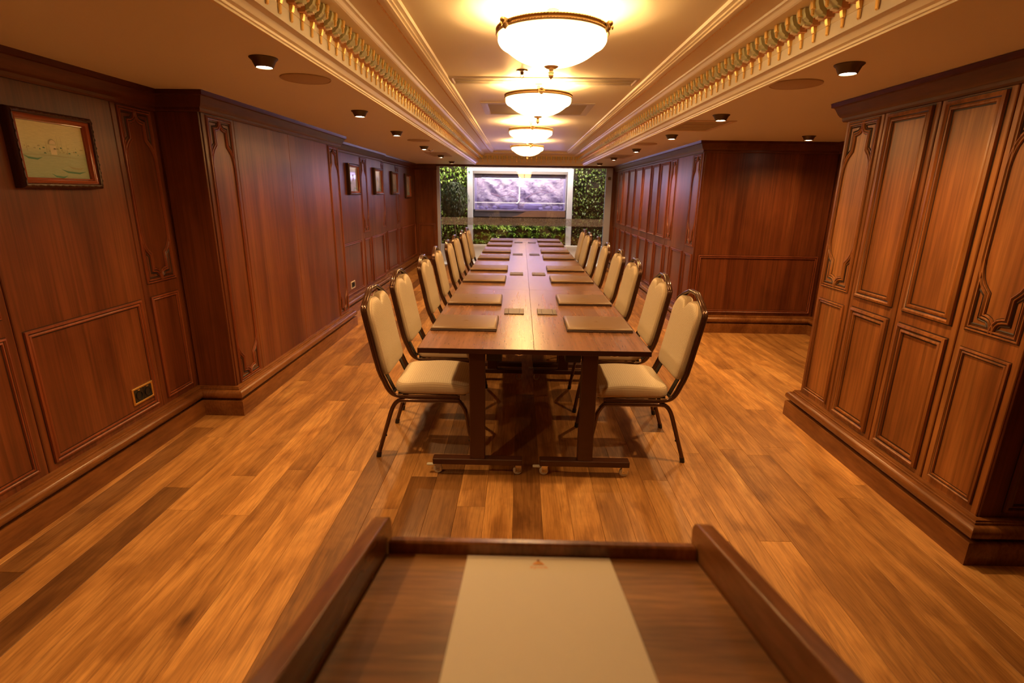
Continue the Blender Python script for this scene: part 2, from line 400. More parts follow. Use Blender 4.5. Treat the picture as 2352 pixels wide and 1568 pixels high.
# ------------------------------------------------------------------ wall machinery
class Plane:
    def __init__(s, o, d, n): s.o = o; s.d = d; s.n = n
    def __call__(s, a, z, h=0.0): return (s.o[0] + s.d[0] * a + s.n[0] * h, s.o[1] + s.d[1] * a + s.n[1] * h, z)
def PL(X, n): return Plane((X, 0), (0, 1), (n, 0))
def PY(Y, n): return Plane((0, Y), (1, 0), (0, n))
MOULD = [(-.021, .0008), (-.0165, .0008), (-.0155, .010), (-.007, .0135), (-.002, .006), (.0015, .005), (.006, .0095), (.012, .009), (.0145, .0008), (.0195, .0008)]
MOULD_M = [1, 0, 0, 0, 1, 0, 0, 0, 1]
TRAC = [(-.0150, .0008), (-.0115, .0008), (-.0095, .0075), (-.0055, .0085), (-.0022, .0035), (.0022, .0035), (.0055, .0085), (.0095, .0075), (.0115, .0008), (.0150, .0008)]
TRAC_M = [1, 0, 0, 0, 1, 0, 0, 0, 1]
def rect(a0, a1, z0, z1): return [(a0, z0), (a1, z0), (a1, z1), (a0, z1)]
def shift(P, h0): return lambda a, z, h: P(a, z, h + h0)
def moulding(P, h0, parent, a0, a1, z0, z1, mat=None, k=1.0, name='panel_moulding'):
    prof = [(o * k, h * k) for o, h in MOULD]
    return MB().sweep(rect(a0 + .02, a1 - .02, z0 + .02, z1 - .02), prof, shift(P, h0), True, MOULD_M).build(name, [mat or M_MOULD, M_DARKW], parent, 50)
ARCH = [(0, 0), (.02, -.022), (.07, -.040), (.16, -.053), (.30, -.060), (.50, -.063), (.50, -.158), (.62, -.172), (.76, -.190), (.88, -.216), (.96, -.250), (1, -.295)]
def tracery(P, h0, parent, a0, a1, z0, z1, mat=None):
    """pointed ogee tracery with spandrels at head and foot of a pilaster"""
    c = (a0 + a1) / 2; w = (a1 - a0) / 2 - .012; z0 += .012; z1 -= .012; fn = shift(P, h0); m = MB()
    m.sweep(rect(c - w, c + w, z0, z1), TRAC, fn, True, TRAC_M)
    for s in (-1, 1):
        for zz, d in ((z1, 1), (z0, -1)):
            m.sweep([(c + s * t * w, zz + d * y) for t, y in ARCH], TRAC, fn, False, TRAC_M)
            # small inner triangle bead of the spandrel
            q = [(.20, -.022), (.86, -.022), (.86, -.168), (.66, -.146), (.66, -.046), (.30, -.040)]
            m.sweep([(c + s * t * w, zz + d * y) for t, y in q], [(-.004, .0), (0, .0045), (.004, .0)], fn, True, [1, 1])
    return m.build('tracery', [mat or M_MOULD, M_DARKW], parent, 50)
def board(P, parent, a0, a1, z0=.19, z1=1.972, mat=None, name='panel', t=.012, h0=0.0):
    g = .0022; c = .003
    a0 += g; a1 -= g
    def r(i, h): return [P(a0 + i, z0, h + h0), P(a1 - i, z0, h + h0), P(a1 - i, z1, h + h0), P(a0 + i, z1, h + h0)]
    vs = r(0, 0) + r(0, t - c) + r(c, t)
    fs = [(0, 1, 2, 3), (8, 9, 10, 11)] + [(k * 4 + i, k * 4 + (i + 1) % 4, k * 4 + 4 + (i + 1) % 4, k * 4 + 4 + i) for k in (0, 1) for i in range(4)]
    return MB().add(vs, fs).build(name, mat or M_WALL, parent, 0)
T = .012
def pilaster(P, parent, a0, a1, low=True, full=False, i=.04, mat=None, mm=None):
    b = board(P, parent, a0, a1, mat=mat, name='pilaster')
    tracery(P, T, b, a0 + i, a1 - i, .20 if full else .955, 1.945, mm)
    if low and not full: moulding(P, T, b, a0 + i, a1 - i, .225, .882, mm, .8)
    return b
def bay(P, parent, a0, a1, i=.045, low=True, mat=None):
    b = board(P, parent, a0, a1, mat=mat)
    if low: moulding(P, T, b, a0 + i, a1 - i, .225, .880)
    return b
def wallmesh(name, boxes, mat=None):
    m = MB()
    for b in boxes: m.box(*b)
    return m.build(name, mat or M_WALL, kind='structure', smooth=0)

# left wall, with its jutting middle block
wl = wallmesh('wall_left', [(-2.4, -2.232, YN, 3.37, 0, 2.3), (-2.4, -1.962, 3.37, 5.83, 0, 2.3), (-2.4, -2.182, 5.83, 8.4, 0, 2.3), (-2.4, -2.232, 8.4, YB + .1, 0, 2.3)])
P = PL(-2.232, 1)
for a, b in ((-1.58, -.6), (-.6, .4), (.4, 1.0)): bay(P, wl, a, b)
pilaster(P, wl, 1.0, 1.30); bay(P, wl, 1.30, 1.85)
pilaster(P, wl, 1.85, 2.175); bay(P, wl, 2.175, 3.0, .035); pilaster(P, wl, 3.0, 3.35)
P = PL(-1.962, 1)
pilaster(P, wl, 3.375, 3.745, full=True); board(P, wl, 3.745, 4.594); board(P, wl, 4.594, 5.49); pilaster(P, wl, 5.49, 5.82, full=True, i=.025)
board(PY(3.37, -1), wl, -2.215, -1.954); board(PY(5.83, 1), wl, -2.165, -1.954)
P = PL(-2.182, 1)
bay(P, wl, 5.85, 7.27, .10); pilaster(P, wl, 7.27, 7.63); bay(P, wl, 7.63, 8.39)
P = PL(-2.232, 1)
pilaster(P, wl, 8.42, 8.76); bay(P, wl, 8.76, 9.50); pilaster(P, wl, 9.50, 9.82); bay(P, wl, 9.82, 11.23)
# back wall round the window
wb = wallmesh('wall_back', [(-2.4, -1.75, YB, YB + .12, 0, 2.3), (1.86, 2.1, YB, YB + .12, 0, 2.3), (-1.75, 1.86, YB, YB + .12, 2.035, 2.3)])
bay(PY(YB, -1), wb, -2.215, -1.755, .05)
# right wall of the long room
wr = wallmesh('wall_right', [(1.942, 2.1, 5.892, YB + .1, 0, 2.3), (2.1, 3.6, 5.892, 6.0, 0, 2.3), (3.362, 3.6, YN, 5.892, 0, 2.3)])
P = PL(1.942, -1)
pilaster(P, wr, 5.895, 6.25); bay(P, wr, 6.25, 6.80); pilaster(P, wr, 6.80, 7.12)
ed = [7.12, 7.64, 8.12, 8.70, 9.27, 9.82, 10.35]
for a, b in zip(ed, ed[1:]):
    q = board(P, wr, a, b); moulding(P, T, q, a + .04, b - .04, .955, 1.935, None, 1.1); moulding(P, T, q, a + .04, b - .04, .225, .868, None, 1.1)
pilaster(P, wr, 10.35, 10.84); bay(P, wr, 10.84, 11.24)
P = PY(5.892, -1)
bay(P, wr, 1.945, 3.345, .035)
P = PL(3.362, -1)
for a, b in ((-1.58, 0), (0, 1.3), (3.5, 4.7), (4.7, 5.87)): bay(P, wr, a, b)
wn = wallmesh('wall_front', [(-2.4, 3.6, YN - .12, YN, 0, 2.3)])
P = PY(YN, 1)
for k in range(5): bay(P, wn, -2.2 + 1.1 * k, -1.1 + 1.1 * k)

BASE = [(0, 0), (.060, 0), (.060, .099), (.057, .106), (.052, .108), (.030, .109), (.028, .119), (.044, .121), (.054, .127), (.061, .137), (.063, .149), (.060, .161), (.052, .171), (.042, .177), (.030, .179), (.030, .188), (.026, .190), (.024, .197), (0, .198)]
CROWN = [(0, 1.952), (.014, 1.953), (.020, 1.962), (.020, 1.976), (.030, 1.982), (.040, 1.998), (.052, 2.026), (.058, 2.036), (.070, 2.040), (.072, 2.058), (.074, ZC + .002), (0, ZC + .004)]
fxy = lambda a, b, h: (a, b, h)
def run(name, path, prof, mat, parent=None, closed=False, s=1):
    return MB().sweep(path, [(o * s, h) for o, h in prof], fxy, closed).build(name, mat, parent, 28, **({} if parent else {'kind': 'structure'}))
lp = [(-2.22, YN), (-2.22, 3.358), (-1.95, 3.358), (-1.95, 5.842), (-2.17, 5.842), (-2.17, 8.4), (-2.22, 8.4), (-2.22, YB - .012), (-1.752, YB - .012)]
run('baseboard_left', lp, BASE, M_BASE, s=-1); run('trim_1', lp, CROWN, M_CROWN, s=-1)
rp = [(1.93, YB - .012), (1.93, 5.88), (3.35, 5.88), (3.35, 3.3)]
run('baseboard_right', rp, BASE, M_BASE, s=-1); run('trim_2', rp, CROWN, M_CROWN, s=-1)
run('trim_3', [(-1.752, YB - .012), (1.93, YB - .012)], [(0, 2.032), (.03, 2.034), (.032, 2.05), (.05, 2.054), (.05, ZC + .002)], M_CROWN, s=-1)

# ------------------------------------------------------------------ ceiling with its tray
u0 = 1.093; X0, X1, Y1 = XC - u0, XC + u0, 10.6; Y0 = -1.3
ce = MB()
iu = .12
ce.box(-2.35, X0 + iu, YN - .1, YB + .1, ZC, ZC + .06); ce.box(X1 - iu, 3.45, YN - .1, YB + .1, ZC, ZC + .06)
ce.box(X0 + iu, X1 - iu, Y1 - iu, YB + .1, ZC, ZC + .06); ce.box(X0 + iu, X1 - iu, YN - .1, Y0 + iu, ZC, ZC + .06)
ceil = ce.build('ceiling', M_PLASTER, kind='structure', smooth=0)
MB().box(X0 + .05, X1 - .05, Y0, Y1, ZT, ZT + .05).build('tray_ceiling', M_PLASTER2, ceil, 0)
loop = [(X0, Y0), (X1, Y0), (X1, Y1), (X0, Y1)]
CP = [(0, .001), (0, -.010), (.016, -.012), (.017, -.022), (.027, -.022), (.028, -.030), (.039, -.030), (.040, -.036), (.054, -.036), (.055, -.029), (.063, -.029), (.065, -.022), (.078, -.018), (.088, -.002), (.092, .004), (.102, .006), (.103, .014), (.118, .016), (.1185, .048), (.1225, .050), (.1225, .126),
      (.232, .126), (.234, .119), (.244, .119), (.250, .123), (.258, .134), (.262, .136), (.270, .137), (.274, .146)]
cor = MB().sweep(loop, [(o, ZC + h) for o, h in CP], fxy, True).build('trim_4', M_CORN, None, 12, kind='structure')
def pearl(a, b, z, n, r=.0095, mat=M_GOLD):
    m = MB()
    dx, dy = (b[0] - a[0]) / n, (b[1] - a[1]) / n; l = math.hypot(dx, dy)
    for i in range(n):
        x, y = a[0] + dx * (i + .5), a[1] + dy * (i + .5)
        rr = r * (1.25 if i % 4 == 0 else .9); e = l * .5
        tx, ty = dx / l, dy / l
        v = [(x - tx * e, y - ty * e, z), (x + ty * rr, y - tx * rr, z), (x + tx * e, y + ty * e, z), (x - ty * rr, y + tx * rr, z), (x, y, z - rr)]
        m.add(v, [(0, 1, 4), (1, 2, 4), (2, 3, 4), (3, 0, 4)])
    return m
M_ROPE = plain('gilded_plaster', (.85, .60, .36), 0.35, 0.3)
rp1 = MB()
for a, b, n in (((X0 + .004, 1.0), (X0 + .004, Y1), 420), ((X1 - .004, 1.0), (X1 - .004, Y1), 420), ((X0, Y1 - .004), (X1, Y1 - .004), 90)):
    q = pearl(a, b, ZC - .001, n); rp1.add(q.v, q.f)
rp1.build('leaf_beading', M_ROPE, cor, 40, kind='stuff')
# inner moulding on the tray ceiling
ui = .70; J0, J1, JY = XC - ui, XC + ui, 9.6
IP = [(0, .001), (0, -.008), (.018, -.009), (.020, -.018), (.032, -.018), (.033, -.026), (.048, -.026), (.049, -.019), (.060, -.019), (.061, -.012), (.078, -.011), (.084, .001)]
inner = MB().sweep([(J0, Y0 + .6), (J1, Y0 + .6), (J1, JY), (J0, JY)], [(o, ZT + h) for o, h in IP], fxy, True).build('trim_5', M_CORN, None, 12, kind='structure')
rp2 = MB()
for a, b, n in (((J0 - .004, 1.0), (J0 - .004, JY), 380), ((J1 + .004, 1.0), (J1 + .004, JY), 380), ((J0, JY + .004), (J1, JY + .004), 70)):
    q = pearl(a, b, ZT - .001, n); rp2.add(q.v, q.f)
rp2.build('leaf_beading', M_ROPE, inner, 40, kind='stuff')

# modillions: bracket (u inward, v along, w up) with gilt drops
def mod_meshes():
    f = lambda p, q, d: (p, d, q)
    b = MB()
    b.prism([(.1225, .068), (.1225, .124), (.150, .124), (.150, .068)], f, -.028, .028, 0)          # orange heel
    b.prism([(.150, .072), (.150, .124), (.166, .124), (.166, .080)], f, -.025, .025, 1)
    b.prism([(.166, .080), (.166, .124), (.188, .124), (.188, .112), (.180, .092)], f, -.032, .032, 1)
    b.prism([(.150, .066), (.150, .0715), (.171, .0755), (.171, .070)], f, -.009, .009, 2)
    body = b.mesh('modillion', [M_MODR, M_MODG, M_CORN], 25)
    d = MB()
    d.prism([(.1225, .070), (.137, .070), (.134, .056), (.130, .046), (.1225, .044)], f, -.0085, .0085)
    d.prism([(.1225, .043), (.129, .043), (.127, .018), (.1225, .014)], f, -.006, .006)
    drop = d.mesh('gilt_drop', M_GOLD, 25)
    d = MB()
    d.prism([(.184, .126), (.197, .126), (.195, .112), (.193, .101), (.184, .099)], f, -.010, .010)
    d.prism([(.185, .098), (.192, .098), (.191, .083), (.185, .078)], f, -.0065, .0065)
    nose = d.mesh('gilt_nose', M_GOLD, 25)
    return body, drop, nose
mb_, md_, mn_ = mod_meshes()
def mods(name, pts, rot):
    hold = MB().box(*name[1]).build(name[0], M_CORN, None, 0, kind='structure')
    for p in pts:
        o = inst('modillion', mb_, hold, (p[0], p[1], ZC), (0, 0, rot)); inst('gilt_drop', md_, o); inst('gilt_nose', mn_, o)
sp = .0932
ys = []; y = 1.33
while y < Y1 - .2: ys.append(y); y += sp
mods(('trim_6', (X0 + .1226, X0 + .1234, 1.2, Y1 - .13, ZC + .09, ZC + .126)), [(X0, y) for y in ys], 0)
mods(('trim_7', (X1 - .1234, X1 - .1226, 1.2, Y1 - .13, ZC + .09, ZC + .126)), [(X1, y) for y in ys], math.pi)
xs = []; x = X0 + .20
while x < X1 - .16: xs.append(x); x += sp
mods(('trim_8', (X0 + .13, X1 - .13, Y1 - .1234, Y1 - .1226, ZC + .09, ZC + .126)), [(x, Y1) for x in xs], -math.pi / 2)

# ------------------------------------------------------------------ ceiling fittings
lamp_pos = [(.113, 2.36), (.102, 3.80), (.085, 5.71), (.072, 7.66)]
lamp_lab = ['large opal glass bowl ceiling lamp with bronze rope rim, nearest and biggest', 'bronze rimmed opal bowl lamp hanging over the rectangular air vent, second from the front',
            'bronze rimmed opal bowl lamp, third along the tray ceiling', 'farthest and smallest bronze rimmed opal bowl lamp, before the window']
def make_lamp():
    t = thing('ceiling_lamp', lamp_lab[0], 'lamp', (0, 0, 0), 0, 'opal bowl lamps along the tray ceiling')
    zr = 2.120 - ZT
    pr = [(.214, .0), (.219, -.012), (.218, -.026), (.208, -.040), (.192, -.048), (.182, -.056), (.150, -.078), (.110, -.096), (.066, -.108), (.03, -.113), (.001, -.114)]
    MB().lathe([(max(q[0], .0005), q[1]) for q in smooth_path([(r, zr + h, 0) for r, h in pr], 3)], n=64).build('bowl', M_BOWL, t, 60)
    ring = MB().lathe([(.214, zr - .004), (.224, zr - .004), (.228, zr + .001), (.224, zr + .006), (.222, zr + .010), (.228, zr + .016), (.224, zr + .021), (.214, zr + .021), (.214, zr - .004)], n=64)
    for k in range(120):
        a = 2 * math.pi * k / 120
        for zz in (.001, .016):
            c = (math.cos(a) * .2262, math.sin(a) * .2262, zr + zz); c2 = (math.cos(a + .04) * .2262, math.sin(a + .04) * .2262, zr + zz + .003)
            ring.tube([c, c2], .0019, 4, cap=False)
    ring.build('rim_band', M_BRONZE, t, 40)
    for k, a in enumerate((R(215), R(335), R(95))):
        s = MB(); ca, sa = math.cos(a), math.sin(a)
        for j in range(-3, 4):                      # fluted shell
            b = a + j * .022
            s.tube([(math.cos(b) * .224, math.sin(b) * .224, zr - .012 + abs(j) * .003), (math.cos(b) * .236, math.sin(b) * .236, zr + .006), (math.cos(a + j * .03) * .232, math.sin(a + j * .03) * .232, zr + .027 - abs(j) * .003)], [.003, .006, .004], 6)
        s.lathe([(.001, -.01), (.008, -.006), (.010, 0), (.008, .006), (.001, .01)], (ca * .240, sa * .240, zr + .018), 8)
        s.lathe([(.001, -.008), (.006, -.004), (.006, .004), (.001, .008)], (ca * .246, sa * .246, zr + .002), 8)
        s.build('shell_clasp', M_BRONZE, t, 50)
    f = MB()
    n = 32; vs = []
    for r_, h_, w_ in ((.010, -.122, 0), (.024, -.118, 0), (.034, -.110, .5), (.036, -.104, 1)):
        for i in range(n):
            a = 2 * math.pi * i / n; q = r_ * (1 + .10 * w_ * math.cos(8 * a)); vs.append((q * math.cos(a), q * math.sin(a), zr + h_ + .003 * w_ * math.cos(8 * a)))
    f.add(vs, [(k * n + i, k * n + (i + 1) % n, (k + 1) * n + (i + 1) % n, (k + 1) * n + i) for k in range(3) for i in range(n)])
    f.lathe([(.010, -.120), (.009, -.126), (.007, -.130), (.012, -.134), (.013, -.137), (.009, -.139), (.011, -.146), (.009, -.152), (.004, -.156), (.003, -.160), (.001, -.161)], (0, 0, zr), 16)
    f.build('finial', M_BRONZE, t, 45)
    MB().lathe([(.001, -.002), (.026, -.002), (.026, -.010), (.012, -.014), (.010, zr - .02)], (0, 0, 0), 20).build('ceiling_rose', M_BRONZE, t, 40)
    for k in range(3): light('halo_light', 'POINT', (.095 * math.cos(R(30 + 120 * k)), .095 * math.sin(R(30 + 120 * k)), zr - .056), (1.0, .60, .24), HALO_W, t, shadow_soft_size=.012)
    return t
def lamp_copy(src, x, y, lab):
    t = copy_tree(src, (x, y, ZT), 0, lab) if src else None
    return t
L0 = make_lamp(); L0.location = (lamp_pos[0][0], lamp_pos[0][1], ZT)
for (x, y), lb, rz in zip(lamp_pos[1:], lamp_lab[1:], (R(-62), R(-62), R(-50))):
    q = copy_tree(L0, (x, y, ZT), rz, lb)

dl = [(-1.146, 2.526, 'left row, nearest'), (-1.181, 4.06, 'left row, second'), (-1.212, 5.355, 'left row, third'), (-1.242, 6.99, 'left row, fourth'), (-1.257, 8.535, 'left row, fifth'), (-1.305, 10.2, 'left row, last before the window'),
      (1.414, 2.529, 'right row, nearest, beside the cabinet'), (1.416, 4.04, 'right row, second, by the square vent'), (1.428, 5.355, 'right row, third'), (1.433, 6.967, 'right row, fourth'), (1.43, 8.609, 'right row, fifth'), (1.432, 10.15, 'right row, last before the window'),
      (2.702, 5.30, 'alone in the side alcove')]
def make_dl():
    t = thing('downlight', '', 'downlight', (0, 0, 0), 0, 'bronze downlights on the lower ceiling')
    MB().lathe([(.001, 0), (.060, 0), (.060, -.003), (.050, -.012), (.038, -.038), (.034, -.040), (.033, -.036), (.034, -.030)], n=28).build('housing', M_DLR, t, 40)
    MB().lathe([(.0335, -.034), (.025, -.037), (.001, -.038)], n=24).build('bulb', M_BULB, t, 60)
    light('beam', 'SPOT', (0, 0, -.044), WARM, SPOT_W, t, spot_size=R(146), spot_blend=1.0, shadow_soft_size=.03)
    return t
D0 = None
for x, y, w in dl:
    lab = 'small bronze downlight with lit bulb, ' + w
    if D0 is None: D0 = make_dl(); D0.location = (x, y, ZC); D0['label'] = lab
    else: copy_tree(D0, (x, y, ZC), 0, lab)
copy_tree(D0, (-1.13, 1.0, ZC), 0, 'small bronze downlight of the left row, beside the lectern and outside the picture')
def disc(name, lab, cat, x, y, r, group):
    o = MB().lathe([(.001, -.006), (r * .93, -.006), (r * .95, -.004), (r * .97, -.007), (r, -.005), (r, 0)], (0, 0, 0), 40).build(name, M_GRILLE, None, 40)
    o.location = (x, y, ZC); return tag(o, lab, cat, group)
disc('ceiling_speaker', 'round flush ceiling speaker near the closest left downlight', 'speaker', -1.128, 2.95, .125, 'round ceiling speakers')
disc('ceiling_speaker', 'round flush ceiling speaker left of the cabinet top', 'speaker', 1.392, 2.945, .125, 'round ceiling speakers')
disc('ceiling_speaker', 'far round ceiling speaker between the third and fourth left downlights', 'speaker', -1.16, 6.2, .125, 'round ceiling speakers')
disc('ceiling_speaker', 'far round ceiling speaker between the third and fourth right downlights', 'speaker', 1.39, 6.27, .125, 'round ceiling speakers')
def vent(lab, x0, x1, y0, y1, z, slats, w=.022, group=None, mat=M_VENT):
    t = thing('air_vent', lab, 'vent', ((x0 + x1) / 2, (y0 + y1) / 2, z), 0, group)
    a, b = (x1 - x0) / 2, (y1 - y0) / 2
    MB().sweep(rect(-a, a, -b, b), [(0, 0), (0, -.006), (w * .7, -.009), (w, -.004), (w, -.001)], lambda p, q, h: (p, q, h), True).build('frame', mat, t, 30)
    MB().box(-a + w, a - w, -b + w, b - w, -.0025, -.001).build('backing', M_VENTD, t, 0)
    for k in range(slats):
        yy = -b + w + (2 * b - 2 * w) * (k + 1) / (slats + 1)
        MB().box(-a + w, a - w, yy - .004, yy + .004, -.006, -.0026).build('slat', mat, t, 0)
    return t
vent('long slot air diffuser behind the nearest bowl lamp', -.47, .73, 3.60, 3.81, ZT, 1)
vent('rectangular air return behind the second bowl lamp', -.345, .58, 4.55, 5.20, ZT, 0, .055)
vent('square ceiling access vent by the second right downlight', 1.25, 1.64, 4.32, 4.98, ZC, 2, .03, None, plain('painted_vent', (.66, .54, .44), .45))
vent('flat ceiling vent far down the left row', -1.42, -1.10, 8.0, 8.75, ZC, 2, .03, None, M_GRILLE)
vent('flat ceiling vent far down the right row', 1.30, 1.62, 8.0, 8.75, ZC, 2, .03, None, M_GRILLE)
def sprinkler(x, y, z, lab):
    t = thing('sprinkler', lab, 'sprinkler', (x, y, z))
    MB().lathe([(.001, 0), (.036, 0), (.034, -.006), (.012, -.010), (.008, -.022)], n=20).build('escutcheon', M_CHROME, t, 40)
    m = MB().tube([(-.006, 0, -.020), (-.010, 0, -.032), (0, 0, -.042)], .002, 5).tube([(.006, 0, -.020), (.010, 0, -.032), (0, 0, -.042)], .002, 5)
    m.lathe([(.001, -.044), (.014, -.044), (.014, -.046), (.001, -.047)], n=12); m.build('deflector', M_CHROME, t, 40)
sprinkler(-.009, 3.42, ZT, 'chrome fire sprinkler behind the nearest bowl lamp'); sprinkler(.045, 3.52 + .02, ZT, 'chrome fire sprinkler just before the slot air diffuser') if False else None
sprinkler(-1.255, 7.55, ZC, 'small sprinkler beyond the fourth left downlight')

# ------------------------------------------------------------------ right-hand built-in cabinet
XR = 1.98
cb = thing('cabinet', 'tall dark wood built-in cabinet with panelled doors standing on the right', 'cabinet', (XR, 1.98, 0))
def sub(P): return Plane((P.o[0] - XR, P.o[1] - 1.98), P.d, P.n)
MB().box(.012, 1.36, .012, 1.47, .0, 2.055).build('carcass', M_CAB, cb, 0)
P = sub(PL(XR + .012, -1)); P = Plane((.012, -1.98), (0, 1), (-1, 0))
pb = pilaster(P, cb, 3.112, 3.455, i=.03, mat=M_CAB, mm=M_CAB)
for a, b in ((2.712, 3.108), (2.312, 2.708)):
    d = board(P, cb, a, b, mat=M_CAB, name='door')
    moulding(P, T, d, a + .04, b - .042, .955, 1.94, M_CAB, 1.35); moulding(P, T, d, a + .04, b - .042, .225, .884, M_CAB, 1.35)
pilaster(P, cb, 1.985, 2.308, i=.03, mat=M_CAB, mm=M_CAB)
P = Plane((-XR, .012), (1, 0), (0, -1))
for a, b in ((1.985, 2.66), (2.66, 3.34)):
    q = board(P, cb, a, b, mat=M_WALL, name='side_panel'); moulding(P, T, q, a + .09, b - .06, .225, .87, M_WALL); moulding(P, T, q, a + .09, b - .06, .955, 1.93, M_WALL)
P = Plane((-XR, 1.47), (1, 0), (0, 1)); board(P, cb, 1.985, 3.34, mat=M_WALL, name='side_panel')
cpth = [(1.36, 1.482), (0, 1.482), (0, 0), (1.36, 0)]
run('plinth', cpth, BASE, M_BASE, cb, s=-1); run('crown_moulding', cpth, [(o, min(h, 2.0635)) for o, h in CROWN], M_CROWN, cb, s=-1)

# ------------------------------------------------------------------ pictures, sockets
def pic_mat(name, seed, cool):
    m, nt, b = newmat(name)
    tc = nt.nodes.new('ShaderNodeTexCoord'); sx = nt.nodes.new('ShaderNodeSeparateXYZ'); L(nt, tc.outputs['Object'], sx.inputs[0])
    c = ramp(nt, sx.outputs[2], [(0.0, (.34, .42, .26)), (0.42, (.40, .48, .30)), (0.55, (.56, .58, .32)), (0.95, (.66, .62, .30))] if not cool else [(0.0, (.34, .38, .42)), (0.5, (.50, .52, .54)), (0.95, (.66, .66, .70))])
    n = noise(nt, mapping(nt, tc.outputs['Object'], (1, 9 + seed, 60)), 1.0, 4, 0.6, 0.5)
    c = mixc(nt, 0.5, c, ramp(nt, n, [(0.3, (.72, .78, .74)), (0.7, (1.1, 1.08, 1.05))]), 'MULTIPLY')
    L(nt, c, b.inputs['Base Color']); b.inputs['Roughness'].default_value = 0.10 if cool else 0.35
    return m
M_SKETCH = plain('sketch_grey', (.36, .36, .20), .6); M_SKG = plain('sketch_green', (.10, .26, .16), .6); M_SKL = plain('sketch_pale', (.66, .62, .42), .6)
def picture(lab, X, y0, y1, z0, z1, cool, detail):
    w, h = y1 - y0, z1 - z0
    t = thing('framed_picture', lab, 'picture', (X, y0, z0), 0, 'framed seascapes on the left wall')
    f = lambda a, b, h_: (h_, a, b)
    MB().sweep(rect(0, w, 0, h), [(0, 0), (0, .028), (-.0, .030), (.004, .040), (.012, .046), (.018, .044), (.022, .036)], f, True).build('frame', M_FRAMED, t, 35)
    MB().sweep(rect(0, w, 0, h), [(.022, .036), (.028, .040), (.033, .034), (.038, .032), (.043, .022), (.046, .022), (.048, .012)], f, True).build('inner_frame', M_FRAMER, t, 35)
    if detail:
        c = MB()
        for a0, a1, s in (((.011, .011), (w - .011, .011), 22), ((.011, h - .011), (w - .011, h - .011), 22), ((.011, .011), (.011, h - .011), 16), ((w - .011, .011), (w - .011, h - .011), 16)):
            for k in range(s):
                q = (k + .5) / s; a = a0[0] + (a1[0] - a0[0]) * q; b = a0[1] + (a1[1] - a0[1]) * q
                dx, dy = ((a1[0] - a0[0]) / s * .45, (a1[1] - a0[1]) / s * .45); o = .0025 if k % 2 else -.0025
                c.tube([(.044, a - dx - dy * .0, b - dy), (.047, a + (o if dy else 0), b + (o if dx else 0)), (.044, a + dx, b + dy)], .0030, 5)
        c.build('frame_carving', M_FRAMED, t, 50)
    pm = pic_mat('seascape_print', 1, cool)
    i = .048; cw, ch = w - 2 * i, h - 2 * i
    me = MB(); me.box(.010, .013, 0, 1, 0, 1); o = me.build('print', pm, t, 0); o.location = (0, i, i); o.scale = (1, cw, ch)
    s = MB(); g = lambda a, b: (.0142, i + a * cw, i + b * ch)
    def poly(pts, mi): s.add([g(*p) for p in pts], [tuple(range(len(pts)))], mi)
    poly([(0, .395), (.3, .41), (.55, .40), (1, .38), (1, .385), (.6, .41), (.3, .42), (0, .405)], 0)
    dome = [(.48 + .06 * math.cos(a), .62 + .10 * math.sin(a)) for a in [math.pi * k / 10 for k in range(11)]]
    poly(dome, 0); s.add([(.0148, p_[1], p_[2]) for p_ in [g(.485 + .048 * math.cos(a), .622 + .078 * math.sin(a)) for a in [math.pi * k / 10 for k in range(11)]]], [tuple(range(11))], 2); poly([(.44, .43), (.53, .43), (.53, .60), (.44, .60)], 2)
    for xx, hh in ((.56, .80), (.62, .78), (.38, .66), (.70, .70), (.10, .62)): poly([(xx, .46), (xx + .006, .46), (xx + .004, hh), (xx + .002, hh)], 0)
    rr = random.Random(3)
    for k in range(26):
        a = .05 + .92 * rr.random(); b = .44 + .13 * rr.random(); e = .012 + .03 * rr.random(); poly([(a, b), (a + e, b - .004), (a + e, b + .012), (a + e * .4, b + .022)], 1 if k % 4 == 0 else 0)
    for ax, az, l, mi in ((.02, .35, .28, 1), (.54, .12, .42, 1), (.66, .20, .28, 0), (.38, .03, .26, 1)):
        up = [(ax, az + .05), (ax + l * .25, az + .015), (ax + l * .7, az), (ax + l, az + .02)]; poly(up + [(ax + l * .7, az - .035), (ax + l * .25, az - .02)], mi)
    s.build('drawing', [M_SKETCH, M_SKG, M_SKL], t, 0)
    return t
picture('wide seascape in dark red carved frame on the near left wall', -2.22, 2.345, 2.80, 1.500, 1.838, False, True)
picture('small framed seascape on the left wall, just past the jutting panel', -2.17, 6.72, 7.17, 1.462, 1.842, True, False)
picture('small framed seascape second past the jutting left panel', -2.17, 7.90, 8.36, 1.462, 1.842, True, False)
picture('small framed seascape third past the jutting left panel', -2.22, 9.16, 9.60, 1.462, 1.842, True, False)
picture('farthest small framed seascape, dim, at the back left corner', -2.22, 10.25, 10.70, 1.40, 1.842, True, False)
def socket(lab, X, y0, y1, z0, z1, mat, hole):
    t = thing('wall_socket', lab, 'socket', (X, y0, z0)); w, h = y1 - y0, z1 - z0
    MB().sweep(rect(0, w, 0, h), [(0, 0), (0, .006), (.003, .009), (.010, .009), (.013, .006)], lambda a, b, q: (q, a, b), True).build('plate', mat, t, 30)
    MB().box(0, .005, .003, w - .003, .003, h - .003).build('backplate', mat, t, 0)
    for k in (0, 1):
        a0 = .014 + k * (w - .028) / 2 + .002; a1 = a0 + (w - .028) / 2 - .004
        s = MB().box(.004, .0075, a0, a1, .014, h - .014).build('outlet', hole, t, 0)
        m = MB().lathe([(.001, .002), (.021, .002), (.022, .009), (.025, .0095)], (.002, (a0 + a1) / 2, h / 2), 24, axis='x'); m.build('recess', M_BLACK, s, 40)
        MB().box(.006, .010, (a0 + a1) / 2 - .008, (a0 + a1) / 2 + .008, h - .020, h - .016).build('earth_clip', M_SOCK, s, 0)
